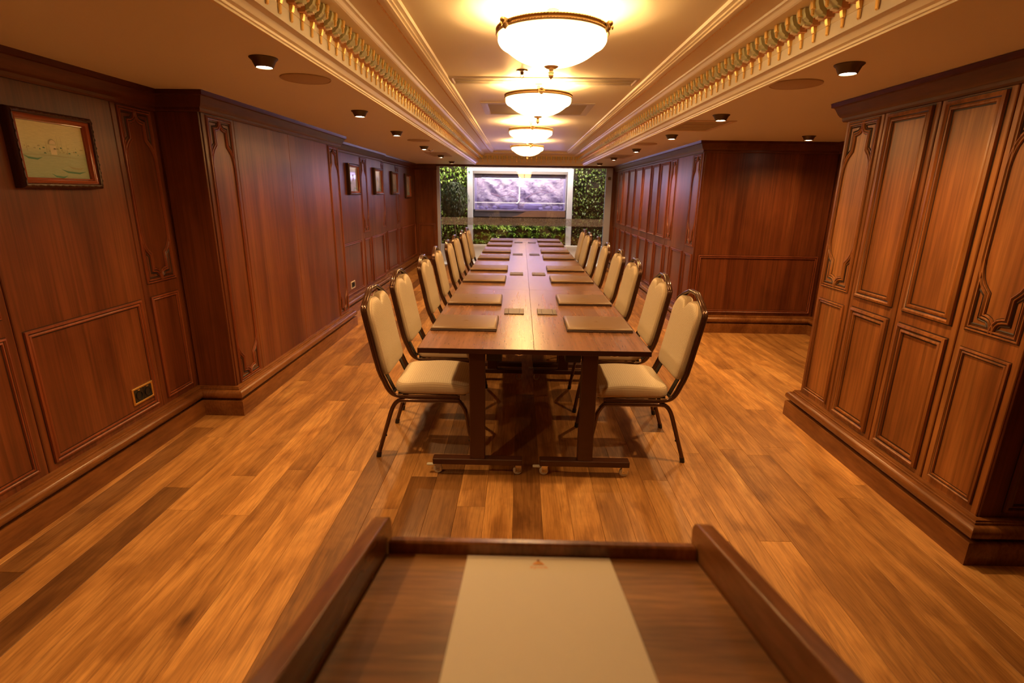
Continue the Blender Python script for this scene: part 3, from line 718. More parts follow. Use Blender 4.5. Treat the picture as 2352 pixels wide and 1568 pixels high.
socket('brass double wall socket with black outlets low on the near left wall', -2.22, 2.757, 2.928, .292, .392, M_SOCK, M_BLACK)
socket('white double wall socket low on the wall past the jutting panel', -2.17, 6.60, 6.76, .292, .385, plain('white_socket', (.72, .66, .60), .4), M_BLACK)

# ------------------------------------------------------------------ window wall
wi = MB().box(-1.76, -1.695, YB - .01, YB + .06, 0, 2.036).box(1.735, 1.865, YB - .01, YB + .06, 0, 2.036).box(-1.70, 1.80, YB, YB + .05, 2.022, 2.036).box(-1.70, 1.80, YB, YB + .05, 0, .02)
wi = wi.build('window_1', M_JAMB, None, 0, kind='structure')
MB().box(-1.70, 1.80, YB + .02, YB + .028, .02, 2.022).build('pane', M_GLASS, wi, 0)
MB().box(-1.68, 1.78, YB + .0185, YB + .0195, .855, 1.010).build('frosted_band', M_FROST, wi, 0)
MB().cbox(1.775, 1.835, YB - .022, YB + .045, 1.80, 1.86, .004).build('hinge', M_BRASSPL, wi, 0)
MB().cbox(1.775, 1.835, YB - .022, YB + .045, .25, .31, .004).build('hinge', M_BRASSPL, wi, 0)

# garden beyond
gs = wallmesh('wall_garden', [(-2.6, 2.7, 13.0, 13.1, -.06, 2.8), (-2.6, -2.5, YB + .12, 13, -.06, 2.8), (2.6, 2.7, YB + .12, 13, -.06, 2.8), (-2.6, 2.7, YB + .12, 13.1, 2.7, 2.8)], plain('garden_wall_paint', (.34, .30, .26), .8))
MB().box(-2.6, 2.7, YB + .10, 13.0, -.05, .002).build('floor_garden', M_STONE, None, 0, kind='structure')
pt = MB().box(-2.45, 2.55, 11.92, 11.98, 0, .355).box(-2.45, 2.55, 11.90, 12.02, .355, .385).box(-2.45, 2.55, 12.0, 12.9, .30, .345, 1)
pt = pt.build('planter', [M_STONE, M_SOIL], None, 0); tag(pt, 'long low cream planter ledge beyond the glass', 'planter')
# white portal
po = thing('portal_frame', 'tall white painted portal frame around the aquarium', 'frame', (0, 12.06, .36))
for x0, x1 in ((-1.205, -1.085), (1.02, 1.14)): MB().cbox(x0, x1, -.03, .07, -.01, 1.68, .006).build('post', M_WHITEFR, po, 0)
MB().cbox(-1.085, 1.02, -.03, .07, 1.615, 1.68, .006).build('lintel', M_WHITEFR, po, 0)
# aquarium
aq = thing('aquarium', 'big glass aquarium lit violet, with pale rocks and branches', 'aquarium', (0, 12.16, 1.0))
m = MB()
m.box(-1.075, -1.045, 0, .62, .12, .93).box(.975, 1.005, 0, .62, .12, .93); m.build('side_panel', M_TANKW, aq, 0)
MB().box(-1.045, .975, -.02, .03, .875, .925).box(-1.045, .975, -.02, .02, .835, .875).build('top_rail', M_TANKF, aq, 0)
MB().box(-1.075, 1.005, 0, .62, .12, .15).build('tank_base', M_TANKW, aq, 0)
bk = MB(); nx, nz = 60, 26; vs = []
rr = random.Random(5)
for j in range(nz + 1):
    for i in range(nx + 1):
        a, b = i / nx, j / nz
        d = .05 * math.sin(a * 17 + 3 * b) * math.sin(b * 9 + a * 5) + .03 * math.sin(a * 41 + b * 13) + rr.uniform(-.012, .012)
        vs.append((-1.045 + 2.02 * a, .52 + d * 1.0, .15 + .72 * b))
bk.add(vs, [(j * (nx + 1) + i, j * (nx + 1) + i + 1, (j + 1) * (nx + 1) + i + 1, (j + 1) * (nx + 1) + i) for j in range(nz) for i in range(nx)])
bk.build('rock_backdrop', M_TANKB, aq, 50)
for x0, x1 in ((-.90, -.07), (.04, .86)):
    MB().tube([(x0, .10, .84), (x1, .10, .84)], .013, 8).build('tube_lamp', M_STRIP, aq, 40)
MB().tube([(-.045, -.035, .86), (-.045, -.035, .36), (-.06, -.035, .32), (-.10, -.03, .29)], .016, 8).build('filter_pipe', M_PIPE, aq, 40)
MB().box(-1.045, .975, -.032, -.019, .298, .314).build('water_line_bar', M_PIPE, aq, 0)
MB().box(-1.045, .975, -.018, -.013, .15, .875).build('front_glass', M_GLASS, aq, 0)
def blob(r, sx, sy, sz, seed, nn=(10, 7)):
    q = random.Random(seed); m = MB(); n, k = nn; vs = []
    for j in range(k + 1):
        th = math.pi * j / k
        for i in range(n):
            ph = 2 * math.pi * i / n; w = 1 + q.uniform(-.18, .18) * (0 < j < k)
            vs.append((r * sx * w * math.sin(th) * math.cos(ph), r * sy * w * math.sin(th) * math.sin(ph), r * sz * (w * math.cos(th))))
    m.add(vs, [(j * n + i, j * n + (i + 1) % n, (j + 1) * n + (i + 1) % n, (j + 1) * n + i) for j in range(k) for i in range(n)]); return m
RLAB = ['pale rock at the far left end of the aquarium floor', 'pale rock second from the left on the aquarium floor', 'wide flat pale rock left of the aquarium middle', 'largest pale rock, right of the aquarium middle', 'pale rock tucked behind the left end of the largest aquarium rock', 'low pale rock right of the largest aquarium rock', 'pale rock third from the right end of the aquarium floor' , 'pale rock at the far right end of the aquarium floor', 'small pale rock third from the left on the aquarium floor', 'smallest pale rock lying in front of the largest aquarium rock']
RLAB[6] = 'pale rock next to the one at the far right end of the aquarium floor'
q = random.Random(9)
for k, (x, y, s, fx) in enumerate([(-.92, .22, .045, 1.2), (-.80, .30, .04, 1), (-.33, .35, .085, 2.6), (.28, .30, .095, 2.2), (.16, .40, .07, 1.6), (.62, .38, .05, 1.6), (.80, .26, .06, 1.4), (.92, .34, .05, 1), (-.62, .34, .05, 1.2), (.45, .2, .035, 1.5)]):
    o = blob(s, fx, 1, .9, k + 3).build('rock', M_ROCK, None, 50); o.location = (x, 12.16 + y, 1.15 + s * .78)
    tag(o, RLAB[k], 'rock', 'rocks on the aquarium floor')
def branch(lab, pts, r):
    o = MB().tube(pts, [r * (1 - .7 * i / (len(pts) - 1)) for i in range(len(pts))], 6)
    for i in range(1, len(pts) - 1):
        p = Vector(pts[i]); o.tube([p, p + Vector((.06 * (-1) ** i, .0, .05)), p + Vector((.13 * (-1) ** i, -.02, .055))], [r * .5, r * .4, r * .15], 5)
    o = o.build('driftwood', plain('driftwood_pale', (.70, .50, .48), .6), None, 50); return tag(o, lab, 'branch')
branch('pale driftwood branch in the left half of the aquarium', [(-.70, 12.5, 1.50), (-.5, 12.42, 1.44), (-.3, 12.4, 1.47), (-.12, 12.42, 1.40), (-.15, 12.45, 1.20)], .016)
branch('twisting driftwood branch in the right half of the aquarium', [(.10, 12.5, 1.40), (.26, 12.42, 1.50), (.44, 12.4, 1.55), (.62, 12.42, 1.53), (.80, 12.45, 1.60)], .018)
# board under the tank
bd = MB().prism([(-.20, -.135), (1.0, -.135), (1.0, .0), (.22, .0), (.12, -.015), (.0, -.07), (-.10, -.115), (-.20, -.128)], lambda p, q_, d: (p, d, q_), -.03, .0).box(-1.07, 1.0, .01, .5, -.14, .0, 1)
bd = bd.build('board', [M_BOARD, M_TANKF], None, 0); bd.location = (0, 12.16, 1.0 + .135); tag(bd, 'brown curved board under the aquarium', 'board')
MB().box(-1.07, 1.0, .20, .5, -.78, -.14).build('cabinet_base', M_TANKF, None, 0); bb = bpy.context.scene.objects['cabinet_base']; bb.name = 'aquarium_stand'; bb.location = (0, 12.16, 1.135); tag(bb, 'dark stand below the aquarium behind the plants', 'stand')

def leaf(m, base, d, up, ln, wd, curl=.3):
    d = d.normalized(); side = d.cross(up); side = side.normalized() if side.length > 1e-4 else Vector((1, 0, 0))
    n = side.cross(d).normalized(); p0 = base; p1 = base + d * ln * .45 + n * ln * curl * .35; p2 = base + d * ln - n * ln * curl * .4
    m.add([p0, p1 - side * wd / 2, p1 + side * wd / 2, p2, p1 - n * wd * .12], [(0, 1, 4), (0, 4, 2), (1, 3, 4), (4, 3, 2)])
def leafwall(name, lab, x0, x1, z0, z1, Y, n, mat, seed, ln=(.06, .12), parent=None):
    q = random.Random(seed); m = MB()
    m.box(x0, x1, Y, Y + .08, z0, z1, 1)
    for _ in range(n):
        b = Vector((q.uniform(x0, x1), Y - q.uniform(0, .09), q.uniform(z0, z1)))
        leaf(m, b, Vector((q.uniform(-1, 1), q.uniform(-1.0, -.15), q.uniform(-1, .6))), Vector((0, 0, 1)), q.uniform(*ln), q.uniform(.03, .055), q.uniform(.1, .6))
    o = MB.build(m, name, [mat, M_SOIL], None, 0, kind='stuff'); return tag(o, lab, 'plant wall')
leafwall('living_wall', 'dense bright leafy green wall left of the white portal', -2.4, -1.20, .35, 2.3, 12.3, 1700, M_LEAF, 1)
leafwall('living_wall', 'dense leafy green wall right of the white portal', 1.15, 2.5, .35, 2.3, 12.3, 2200, leafmat('leaf_mid', (.025, .05, .01), (.10, .17, .03), (.38, .46, .12)), 2, (.045, .09))
# hedge of arching plants below the tank
def clump(seed, mat, n=40, ln=.235):
    q = random.Random(seed); m = MB()
    for k in range(n):
        a = q.uniform(0, 2 * math.pi); e = q.uniform(.3, 1.3); l = ln * q.uniform(.7, 1.15); w = q.uniform(.018, .030)
        d = Vector((math.cos(a), math.sin(a), 0)); s = Vector((-d.y, d.x, 0)); pts = []
        for j in range(5):
            t = j / 4; r_ = l * math.sin(e) * t * 1.05; h = l * (math.cos(e * .6) * t * 1.5 - .9 * t * t); c = d * r_ + Vector((0, 0, h)); ww = w * (1, 1.15, 1, .7, .05)[j] / 2; pts += [c - s * ww, c + s * ww]
        m.add(pts, [(2 * j, 2 * j + 1, 2 * j + 3, 2 * j + 2) for j in range(4)])
    return m.mesh('clump', mat, 50, False)
cl = [clump(k, M_LEAF) for k in range(4)]
q = random.Random(12); g = 0
for row, (Y, zb, nn) in enumerate(((12.09, .36, 12), (12.14, .52, 11), (12.15, .68, 12))):
    for k in range(nn):
        x = -1.0 + 1.97 * (k + .5 * (row % 2)) / (nn - .5)
        o = inst('leafy_plant', cl[(k + row) % 4], None, (x + q.uniform(-.03, .03), Y, zb - .012 + q.uniform(-.0, .03)), (R(q.uniform(5, 25)) if row else 0, 0, q.uniform(0, 6)))
        tag(o, 'arching green plant below the aquarium, %s row, %s from the left' % (('lowest', 'middle', 'top')[row], ('leftmost, first', 'second', 'third', 'fourth', 'fifth', 'sixth', 'seventh', 'eighth', 'ninth', 'tenth', 'eleventh', 'twelfth')[k]), 'plant', 'arching plants below the aquarium')
bank = MB().box(-1.05, 1.0, 12.15, 12.17, .34, .86).build('planting_panel', M_SOIL, None, 0); tag(bank, 'dark planted backing behind the arching plants', 'panel')
# weeping dark tree on the left
tr = thing('weeping_tree', 'small dark weeping tree before the left leafy wall', 'tree', (-1.49, 11.80, .0))
MB().tube([(0, 0, 0), (.03, .01, .2), (-.02, 0, .42), (.05, .01, .60), (.02, 0, .85), (0, 0, 1.42)], [.022, .018, .016, .014, .012, .008], 7).tube([(-.02, 0, .42), (.10, -.01, .50), (.18, 0, .66)], .008, 5).tube([(.03, 0, .3), (-.12, .02, .45), (-.18, .02, .62)], .008, 5).build('trunk', M_BARK, tr, 50)
m = MB(); q = random.Random(4)
for _ in range(4200):
    a = q.uniform(0, 6.283); t = q.random() ** .5; z = q.uniform(-.36, .34); rr_ = .33 * math.sqrt(max(0.02, 1 - (z / .37) ** 2)) * q.uniform(.5, 1.06)
    b = Vector((rr_ * math.cos(a), rr_ * math.sin(a) * .55, 1.40 + z)); leaf(m, b, Vector((q.uniform(-.6, .6), q.uniform(-.7, .3), -1)), Vector((math.cos(a), math.sin(a), 0)), q.uniform(.05, .10), q.uniform(.010, .020), .2)
m.build('crown', M_LEAFD, tr, 0, kind='stuff')
o = inst('bromeliad', clump(21, M_LEAFO, 40, .22), None, (-1.55, 12.12, .34)); tag(o, 'orange and green spiky bromeliad in the left planter', 'plant')
o = inst('grassy_plant', clump(22, M_LEAFD, 40, .28), None, (-1.38, 12.14, .34)); tag(o, 'dark thin leaved plant beside the orange bromeliad', 'plant')
o = MB().lathe([(.001, -.02), (.014, -.015), (.019, 0), (.014, .015), (.004, .022), (.001, .03)], (0, 0, 0), 14).build('glass_ball', M_GREEN, None, 60); o.location = (-1.155, 12.005, 1.955); tag(o, 'small green glass ball hanging at the portal corner', 'ornament')

# ------------------------------------------------------------------ tables
TL = 1.70; TY = [2.515 + TL * k for k in range(4)]
def caster(parent, x, y, brake):
    c = MB().lathe([(.0, -.009), (.022, -.009), (.025, -.006), (.025, .006), (.022, .009), (.0, .009)], (x, y, .0255), 20, axis='y')
    w = c.build('caster', M_WHITEPL, parent, 40)
    f = MB().box(x - .012, x + .02, y - .014, y - .011, .020, .058).box(x - .012, x + .02, y + .011, y + .014, .020, .058).cbox(x - .014, x + .026, y - .015, y + .015, .054, .064, .003)
    f.lathe([(.001, -.016), (.006, -.016), (.006, .016), (.001, .016)], (x, y, .0255), 10, axis='y')
    f.build('fork', M_CHROME, w, 30)
    if brake: MB().cbox(x - .062, x - .020, y - .010, y + .010, .046, .056, .003).build('brake_pedal', M_WHITEPL, w, 30)
def make_table(side):
    """origin at floor, middle of the front edge; side -1 = left table"""
    t = thing('folding_table', '', 'table')
    h = .2947
    MB().cbox(-h, h, 0.001, TL - .001, .7235, .750, .0012).build('tabletop', M_TOP, t, 0)
    MB().sweep(rect(-h, h, .001, TL - .001), [(-.0008, .7233), (-.0016, .7245), (-.0016, .7488), (-.0006, .7497)], fxy, True).build('edge_band', M_EDGE, t, 0)
    for yy, d in ((.085, 1), (TL - .085, -1)):
        MB().cbox(-.0415, .0415, yy - .022, yy + .022, .098, .7235, .004).build('leg_post', M_TLEG, t, 0)
        MB().cbox(-.247, .247, yy - .027, yy + .027, .064, .098, .003).build('foot_bar', M_TLEG, t, 0)
        MB().cbox(-.20, .20, yy - .015, yy + .015, .700, .7235, .002).build('top_bracket', M_TLEG, t, 0)
        for sx in (-1, 1): caster(t, sx * .222, yy, (sx == -1 and d == 1))
    MB().box(-.02, .02, .107, TL - .107, .655, .695).build('beam', M_TLEG, t, 0)
    br = MB()
    for y0, y1 in ((.11, .34), (TL - .11, TL - .34)): br.tube([(0, y0, .45), (0, y1, .655)], .009, 6)
    br.build('brace', M_TLEG, t, 40)
    MB().cbox(.050 if side < 0 else -.130, .130 if side < 0 else -.05, .055, .20, .668, .7235, .004).build('cable_box', M_BLACK, t, 0)
    MB().tube([(-.05 * side + .15, .05, .712), (-.05 * side + .17, .045, .708), (-.05 * side + .19, .05, .712)], .005, 6).build('locking_clip', M_CHROME, t, 40)
    return t
TXL, TXR = -.2165, .3735
tabs = {-1: make_table(-1), 1: make_table(1)}
rows = ['nearest to the lectern', 'second from the lectern', 'third from the lectern', 'farthest, before the window']
for s, X in ((-1, TXL), (1, TXR)):
    for k in range(4):
        lab = 'brown laminate wheeled folding table, %s row, %s' % ('left' if s < 0 else 'right', rows[k])
        loc = (X, TY[k], 0)
        if k == 0: tabs[s].location = loc; tabs[s]['label'] = lab; tabs[s]['group'] = 'folding tables pushed together'
        else: copy_tree(tabs[s], loc, 0, lab)
# socket plates let into the tops
def make_plate():
    t = thing('socket_plate', '', 'socket plate')
    def seg(n, a, b, d):
        MB().cbox(a, b, -.078, .078, 0, .006, .0015).build(n, M_BRASSPL, t, 0)
    seg('lid', -.036, .034, 0); seg('end_cap', -.063, -.038, 0); seg('end_cap', .036, .063, 0)
    MB().cbox(-.0645, .0645, -.0800, .0800, -.0005, .0035, .001).build('rim', M_LEATHERD, t, 0)
    MB().lathe([(.001, .0065), (.004, .0065), (.004, .006)], (.049, 0, 0), 10).build('button', M_LEATHERD, t, 0)
    return t
plt = make_plate(); first = True
for s, X in ((-1, -.034), (1, .182)):
    for k in range(4):
        lab = 'small brass socket plate in the %s table top, %s' % ('left' if s < 0 else 'right', rows[k])
        loc = (X, TY[k] + .87, .7505)
        if first: plt.location = loc; plt['label'] = lab; plt['group'] = 'brass socket plates along the table seam'; first = False
        else: copy_tree(plt, loc, 0 if s < 0 else math.pi, lab)
# leather folders
def make_folder():
    t = thing('leather_folder', '', 'folder')
    MB().cbox(-.188, .188, -.165, .165, 0, .009, .002).build('base_pad', M_LEATHERD, t, 30)
    def r(a, b, z): return [(-a, -b, z), (a, -b, z), (a, b, z), (-a, b, z)]
    vs = r(.180, .157, .009) + r(.186, .163, .012) + r(.187, .164, .015) + r(.180, .157, .0215) + r(.168, .146, .0235)
    fs = [(16, 17, 18, 19), (3, 2, 1, 0)] + [(k * 4 + i, k * 4 + (i + 1) % 4, k * 4 + 4 + (i + 1) % 4, k * 4 + 4 + i) for k in range(4) for i in range(4)]
    MB().add(vs, fs).build('padded_cover', [M_LEATHER], t, 40)
    lg = MB()
    for k in range(3): lg.tube([(.012 * math.cos(a) * (1 - .3 * k), .008 * math.sin(a) * (1 - .3 * k), .0236) for a in [math.pi * j / 6 for j in range(7)]], .0006, 4)
    lg.tube([(-.020, -.006, .0236), (.020, -.006, .0236)], .0006, 4); lg.build('embossed_mark', plain('embossed_leather', (.22, .12, .065), .5), t, 0)
    return t
fd = make_folder(); first = True
FL = [3.02, 3.73, 4.69, 5.40, 6.35, 7.07, 7.98, 8.72]; FR = [3.04, 3.77, 4.72, 5.42, 6.42, 7.13, 8.03, 8.76]
near = ['nearest', 'second', 'third', 'fourth', 'fifth', 'sixth', 'seventh', 'farthest']
for sd, ysl, X in (('left', FL, -.315), ('right', FR, .463)):
    for k, y in enumerate(ysl):
        lab = 'tan leather desk folder on the %s table row, %s from the lectern' % (sd, near[k]) if k < 7 else 'farthest tan leather desk folder on the %s table row, before the window' % sd
        if k == 0: lab = 'tan leather desk folder nearest the lectern on the %s table row' % sd
        loc = (X, y, .7505)
        if first: fd.location = loc; fd['label'] = lab; fd['group'] = 'leather folders laid along the tables'; first = False
        else: copy_tree(fd, loc, R(random.uniform(-.6, .6)), lab)

# ------------------------------------------------------------------ chairs
def cushion(outline, z_of, thick, nn, axis_fn, rings, border_from, mat, fade=False):
    """puffed pad: outline (closed 2-D loop), rings of (inset, height)"""
    n = len(outline); cx = sum(p[0] for p in outline) / n; cy = sum(p[1] for p in outline) / n
    me_v = []; fs = []; bd = []; uv = []
    per = [0.0]
    for i in range(n): a, b = outline[i], outline[(i + 1) % n]; per.append(per[-1] + math.hypot(b[0] - a[0], b[1] - a[1]))
    for (ins, h) in rings:
        for i, p in enumerate(outline):
            dx, dy = cx - p[0], cy - p[1]; l = math.hypot(dx, dy) or 1
            sx = 1 - ins / max(l, ins + 1e-6); ex = 0
            if fade and p[1] > .84 and abs(p[0]) < .04: ex = .045 * max(0, 1 - abs(p[0]) / .04) ** 1.3 * min(1, ins / .05)
            me_v.append(axis_fn(cx + (p[0] - cx) * sx, cy + (p[1] - cy) * sx + ex, h))
    k = len(rings)
    for r_ in range(k - 1):
        for i in range(n):
            j = (i + 1) % n; fs.append((r_ * n + i, r_ * n + j, (r_ + 1) * n + j, (r_ + 1) * n + i)); side = (rings[r_][0] + rings[r_ + 1][0]) / 2 < .012; bd.append(1.0 if side else 0.0)
            if side: uv.append([(per[i], rings[r_][1]), (per[i + 1], rings[r_][1]), (per[i + 1], rings[r_ + 1][1]), (per[i], rings[r_ + 1][1])])
            else: uv.append(None)
    fs.append(tuple(range(n - 1, -1, -1))); bd.append(0); uv.append(None)
    fs.append(tuple(range((k - 1) * n, k * n))); bd.append(0); uv.append(None)
    me = bpy.data.meshes.new('pad'); me.from_pydata(me_v, [], fs); me.materials.append(mat)
    ul = me.uv_layers.new(name='UVMap'); at = me.attributes.new('border', 'FLOAT', 'FACE')
    flat = {}
    for r_, (ins, h) in enumerate(rings):
        for i, p in enumerate(outline):
            dx, dy = cx - p[0], cy - p[1]; l = math.hypot(dx, dy) or 1; sx = 1 - ins / max(l, ins + 1e-6)
            flat[r_ * n + i] = (cx + (p[0] - cx) * sx, cy + (p[1] - cy) * sx)
    for pi, pg in enumerate(me.polygons):
        at.data[pi].value = bd[pi]
        for q_, li in enumerate(pg.loop_indices):
            ul.data[li].uv = uv[pi][q_] if uv[pi] else flat[me.loops[li].vertex_index]
    me.polygons.foreach_set('use_smooth', [True] * len(me.polygons)); me.update()
    return me
def make_chair():
    """faces +x; origin on the floor under the seat middle; y across"""
    t = thing('banquet_chair', '', 'chair')
    # back upright frame in a leaning plane: local s = height
    bx = [(.345, -.175), (.37, -.215), (.408, -.238), (.455, -.256), (.526, -.285), (.70, -.320), (.86, -.349), (.885, -.352)]
    W2 = .228
    def side(sg):
        pts = [(.16, sg * .215, .377), (-.12, sg * .222, .377), (-.165, sg * .226, .379), (-.198, sg * W2, .386), (-.222, sg * W2, .402), (-.242, sg * W2, .432), (-.260, sg * W2, .475)]
        pts += [(-.285, sg * W2, .540), (-.318, sg * W2, .70), (-.349, sg * W2, .86), (-.353, sg * (W2 - .004), .885)]
        return pts
    top = [(-.353, -(W2 - .010), .896), (-.358, -.150, .932), (-.362, -.062, .966), (-.363, -.050, .969), (-.363, .050, .969), (-.362, .062, .966), (-.358, .150, .932), (-.353, (W2 - .010), .896)]
    lft, rgt = smooth_path(side(-1), 2), smooth_path(side(1), 2)
    f = MB()
    loopp = lft + top + list(reversed(rgt))
    def off(d): return [(x + d * .9, y, z + (0 if z > .5 else -d * .2)) for x, y, z in loopp]
    f.tube(off(-.0075), .0106, 10); f.tube(off(.0075), .0106, 10)
    f.build('back_frame', M_TUBE, t, 60)
    # leg frames: inverted U each side, double tube below the seat
    for sg in (-1, 1):
        for which in ('rear', 'front'):
            if which == 'rear': pts = [(-.02, sg * .225, .357), (-.160, sg * .226, .357), (-.192, sg * .227, .348), (-.212, sg * .228, .325), (-.230, sg * .229, .285), (-.260, sg * .231, .190), (-.316, sg * .234, .012)]
            else: pts = [(-.02, sg * .225, .357), (.145, sg * .224, .357), (.170, sg * .225, .348), (.190, sg * .226, .322), (.204, sg * .228, .285), (.226, sg * .230, .160), (.250, sg * .233, .012)]
            lg = MB().tube(smooth_path(pts, 3), .0125, 10).build('leg', M_TUBE, t, 60)
            p = Vector(pts[-1]); dd = (Vector(pts[-1]) - Vector(pts[-2])).normalized()
            MB().tube([p - dd * .018, p + Vector((dd.x, dd.y, 0)) * .002 + Vector((0, 0, -.0115))], .0145, 10).build('foot_cap', M_BLACK, lg, 40)
            s_ = Vector(pts[-2]).lerp(Vector(pts[-1]), .30); MB().lathe([(.006, -.002), (.006, .004), (.001, .006)] if which == 'rear' else [(.001, -.006), (.006, -.004), (.006, .002)], tuple(s_ + Vector((.011 if which == 'rear' else -.011, 0, 0))), 8, axis='x').build('stacking_buffer', M_BLACK, lg, 40)
    c = MB().tube([(-.165, -.22, .366), (-.165, .22, .366)], .009, 6).tube([(.12, -.22, .366), (.12, .22, .366)], .009, 6)
    c.build('cross_bar', M_TUBE, t, 50)
    MB().box(-.19, .20, -.205, .205, .386, .394).build('seat_board', M_BLACK, t, 0)
    b = MB(); 
    for sg in (-1, 1): b.add([(-.222, sg * .160 - .020, .39), (-.222, sg * .160 + .020, .39), (-.284, sg * .160 + .020, .53), (-.284, sg * .160 - .020, .53), (-.216, sg * .160 - .020, .39), (-.216, sg * .160 + .020, .39), (-.277, sg * .160 + .020, .53), (-.277, sg * .160 - .020, .53)], [(0, 1, 2, 3), (7, 6, 5, 4), (0, 4, 5, 1), (1, 5, 6, 2), (2, 6, 7, 3), (3, 7, 4, 0)])
    b.tube([(-.212, -.225, .398), (-.212, .225, .398)], .008, 6)
    b.build('back_support', M_BLACK, t, 0)
    # seat
    def rr_(x0, x1, y0, y1, r0, r1, n=6):
        o = []
        for cx_, cy_, a0, r_ in ((x1 - r1, y1 - r1, 0, r1), (x0 + r0, y1 - r0, 90, r0), (x0 + r0, y0 + r0, 180, r0), (x1 - r1, y0 + r1, 270, r1)):
            for k in range(n + 1): a = R(a0 + 90 * k / n); o.append((cx_ + r_ * math.cos(a), cy_ + r_ * math.sin(a)))
        return o
    out = rr_(-.212, .228, -.218, .218, .07, .05)
    def dens(o):                                       # more points along the long sides
        n_ = []
        for i, p in enumerate(o):
            q_ = o[(i + 1) % len(o)]; l = math.hypot(q_[0] - p[0], q_[1] - p[1]); kk = max(1, int(l / .05))
            for j in range(kk): n_.append((p[0] + (q_[0] - p[0]) * j / kk, p[1] + (q_[1] - p[1]) * j / kk))
        return n_
    sag = lambda x, y, h: (x, y, .390 + h + (.010 * math.exp(-((x - .02) / .12) ** 2) if h > .05 else 0) - (.020 * ((x - .10) / .13) ** 2 if (x > .10 and h > .03) else 0))
    rg = [(.010, 0), (.001, .008), (.0, .02), (.0, .038), (.004, .052), (.014, .062), (.04, .069), (.08, .072), (.13, .073), (.18, .073)]
    inst('seat', cushion(dens(out), None, None, None, sag, rg, 3, M_FABRIC), t)
    # backrest pad with a notched crown
    hw = .208; o = []
    for k in range(0, 25):                             # top from +y to -y : two humps with a notch
        y = hw - 2 * hw * k / 24; a = abs(y)
        z = .928 - .048 * max(0, 1 - a / .040) ** 1.3 - (0 if a < .12 else .075 * ((a - .12) / .088) ** 2.2)
        z -= .003 * (abs(a - .085) / .06 if a < .085 else 0)
        o.append((y, z))
    for z in [.80, .74, .68, .62, .56, .51]: o.append((-hw + .010 * (.85 - z) / .35, z))
    o += [(-hw + .022, .497), (-hw + .05, .490), (-.10, .489), (-.05, .489), (0, .489), (.05, .489), (.10, .489), (hw - .05, .490), (hw - .022, .497)]
    for z in [.51, .56, .62, .68, .74, .80]: o.append((hw - .010 * (.85 - z) / .35, z))
    lean = lambda y, z, h: (-.272 - (z - .49) * .195 + h, y, z)
    rb = [(.010, -.018), (.001, -.014), (0, -.004), (0, .014), (.004, .024), (.012, .031), (.022, .035), (.036, .038), (.055, .040), (.08, .041), (.12, .043), (.17, .043)]
    inst('backrest', cushion(o, None, None, None, lean, rb, 3, M_FABRIC, True), t)
    return t
ch = make_chair(); first = True
CL = [3.00, 3.69, 4.59, 5.36, 6.17, 6.90, 7.78, 8.45]; CR = [3.00, 3.70, 4.57, 5.33, 6.13, 6.97, 7.77, 8.47]
for sd, ysl, X, rz in (('left', CL, -.50, 0), ('right', CR, .654, math.pi)):
    for k, y in enumerate(ysl):
        lab = 'cream upholstered chair with brown metal frame, %s side of the table, %s' % (sd, {0: 'nearest the lectern', 7: 'farthest, by the window'}.get(k, near[k] + ' from the lectern'))
        loc = (X + random.uniform(-.008, .008), y, 0); a = rz + R(random.uniform(-1.5, 1.5))
        if first: ch.location = loc; ch.rotation_euler.z = a; ch['label'] = lab; ch['group'] = 'cream banquet chairs around the table'; first = False
        else: copy_tree(ch, loc, a, lab)

# ------------------------------------------------------------------ lectern
sl = -.253; ang = math.atan(sl)
lt = thing('lectern', 'dark walnut lectern top with raised side rails in the foreground', 'lectern', (.040, .656, .987))
lt.rotation_euler = (ang, 0, 0)
LX0, LX1 = -.230, .230
MB().cbox(LX0, LX1, -.52, .02, -.022, 0, .002).build('desk_panel', M_LECT, lt, 0)
def railm(x0, x1):
    m = MB(); w = x1 - x0
    # side outline: rounded nose at the far end
    out = [(-.52, -.03), (.030, -.03), (.036, -.01), (.038, .020), (.034, .038), (.024, .047), (.010, .050), (-.52, .050)]
    m.prism(out, lambda p, q_, d: (d, p, q_), x0 + .002, x1 - .002)
    return m
r1 = railm(LX0 - .027, LX0).build('side_rail', M_RAIL, lt, 30); r2 = railm(LX1, LX1 + .027).build('side_rail', M_RAIL, lt, 30)
for o in (r1, r2):
    bv = o.modifiers.new('bevel', 'BEVEL'); bv.width = .002; bv.segments = 2; bv.limit_method = 'ANGLE'
lg = MB().cbox(LX0, LX1, .003, .022, -.02, .019, .003).build('paper_ledge', M_RAIL, lt, 0)
MB().cbox(LX0 + .03, LX1 - .03, -.46, -.02, -.10, -.022, .003).build('desk_box', M_LECT, lt, 0)
lb = MB().box(-.16, .16, -.24, -.08, -.90, -.05)
st = MB().cbox(-.13, .17, .36, .54, .03, .98, .006).build('column', M_LECT, None, 0)
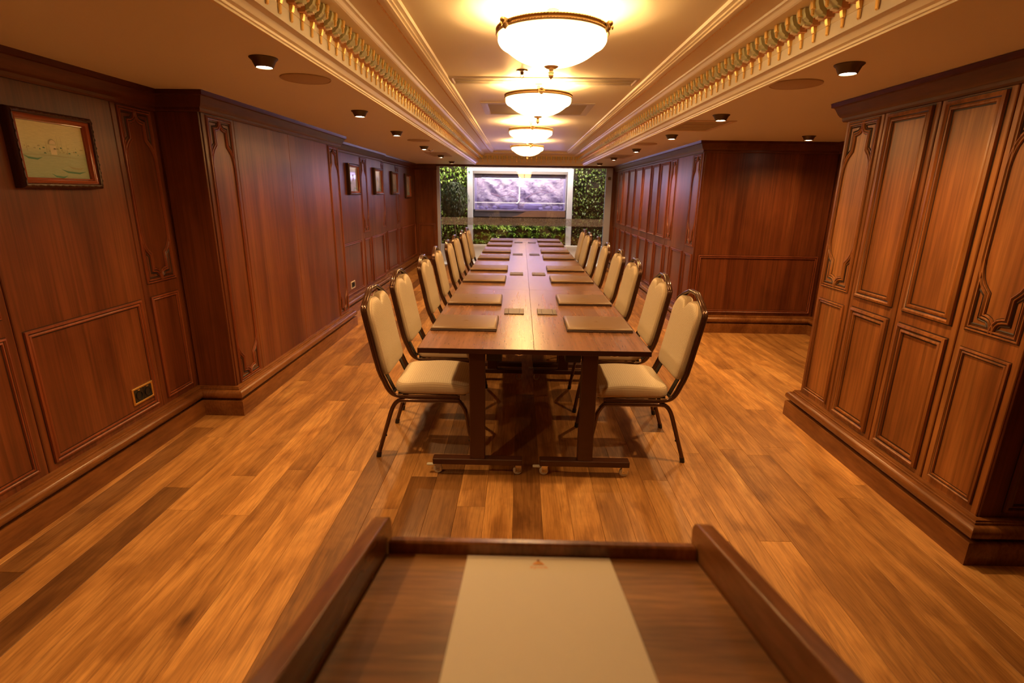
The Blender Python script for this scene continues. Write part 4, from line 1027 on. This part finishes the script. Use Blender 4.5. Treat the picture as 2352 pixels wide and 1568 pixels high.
st2 = MB().cbox(-.22, .26, .26, .62, 0, .03, .006).build('base', M_LECT, None, 0)
for o in (st, st2):
    o.parent = lt; o.matrix_parent_inverse = (Matrix.Translation((.040, .656, .987)) @ Matrix.Rotation(ang, 4, 'X')).inverted()
# paper with its printed mark
pp = thing('paper_sheet', 'white sheet of paper with a small orange mark lying on the lectern', 'paper', (.035, .656, .9875)); pp.rotation_euler = (ang, 0, 0)
nx = 10; vs = []; 
for j in range(13):
    for i in range(nx + 1):
        x = -.105 + .21 * i / nx; y = -.297 + .297 * j / 12; vs.append((x, y, .0009 + .0016 * math.sin(math.pi * j / 12) ** 2 * (i / nx) ** 2))
MB().add(vs, [(j * (nx + 1) + i, j * (nx + 1) + i + 1, (j + 1) * (nx + 1) + i + 1, (j + 1) * (nx + 1) + i) for j in range(12) for i in range(nx)]).build('sheet', M_PAPER, pp, 60)
mk = MB(); zz = .0016
def poly2(pts, mi): mk.add([(x - .001, y, zz) for x, y in pts], [tuple(range(len(pts)))], mi)
poly2([(.0075 * math.cos(a), -.0255 + .0085 * math.sin(a) + (.004 if abs(a - math.pi / 2) < .01 else 0)) for a in [math.pi * k / 12 for k in range(13)]] , 0)
poly2([(-.0062, -.0255), (-.0045, -.0205), (0, -.0185), (.0045, -.0205), (.0062, -.0255)], 1)
poly2([(-.003, -.0165), (.003, -.0165), (.0006, -.0095), (-.0006, -.0095)], 2)
poly2([(-.009, -.0262), (.009, -.0262), (.009, -.0275), (-.009, -.0275)], 0)
mk.build('dome_mark', [M_INK, M_INKY, M_INKB], pp, 0)
cu = bpy.data.curves.new('lettering', 'FONT'); cu.body = 'AJWA'; cu.size = .0098; cu.align_x = 'CENTER'; cu.extrude = 0
to = bpy.data.objects.new('lettering_src', cu); COL.objects.link(to); bpy.context.view_layer.update()
me = bpy.data.meshes.new_from_object(to.evaluated_get(bpy.context.evaluated_depsgraph_get())); COL.objects.unlink(to); bpy.data.objects.remove(to)
me.materials.clear(); me.materials.append(M_INK)
inst('lettering', me, pp, (-.001, -.0385, zz))
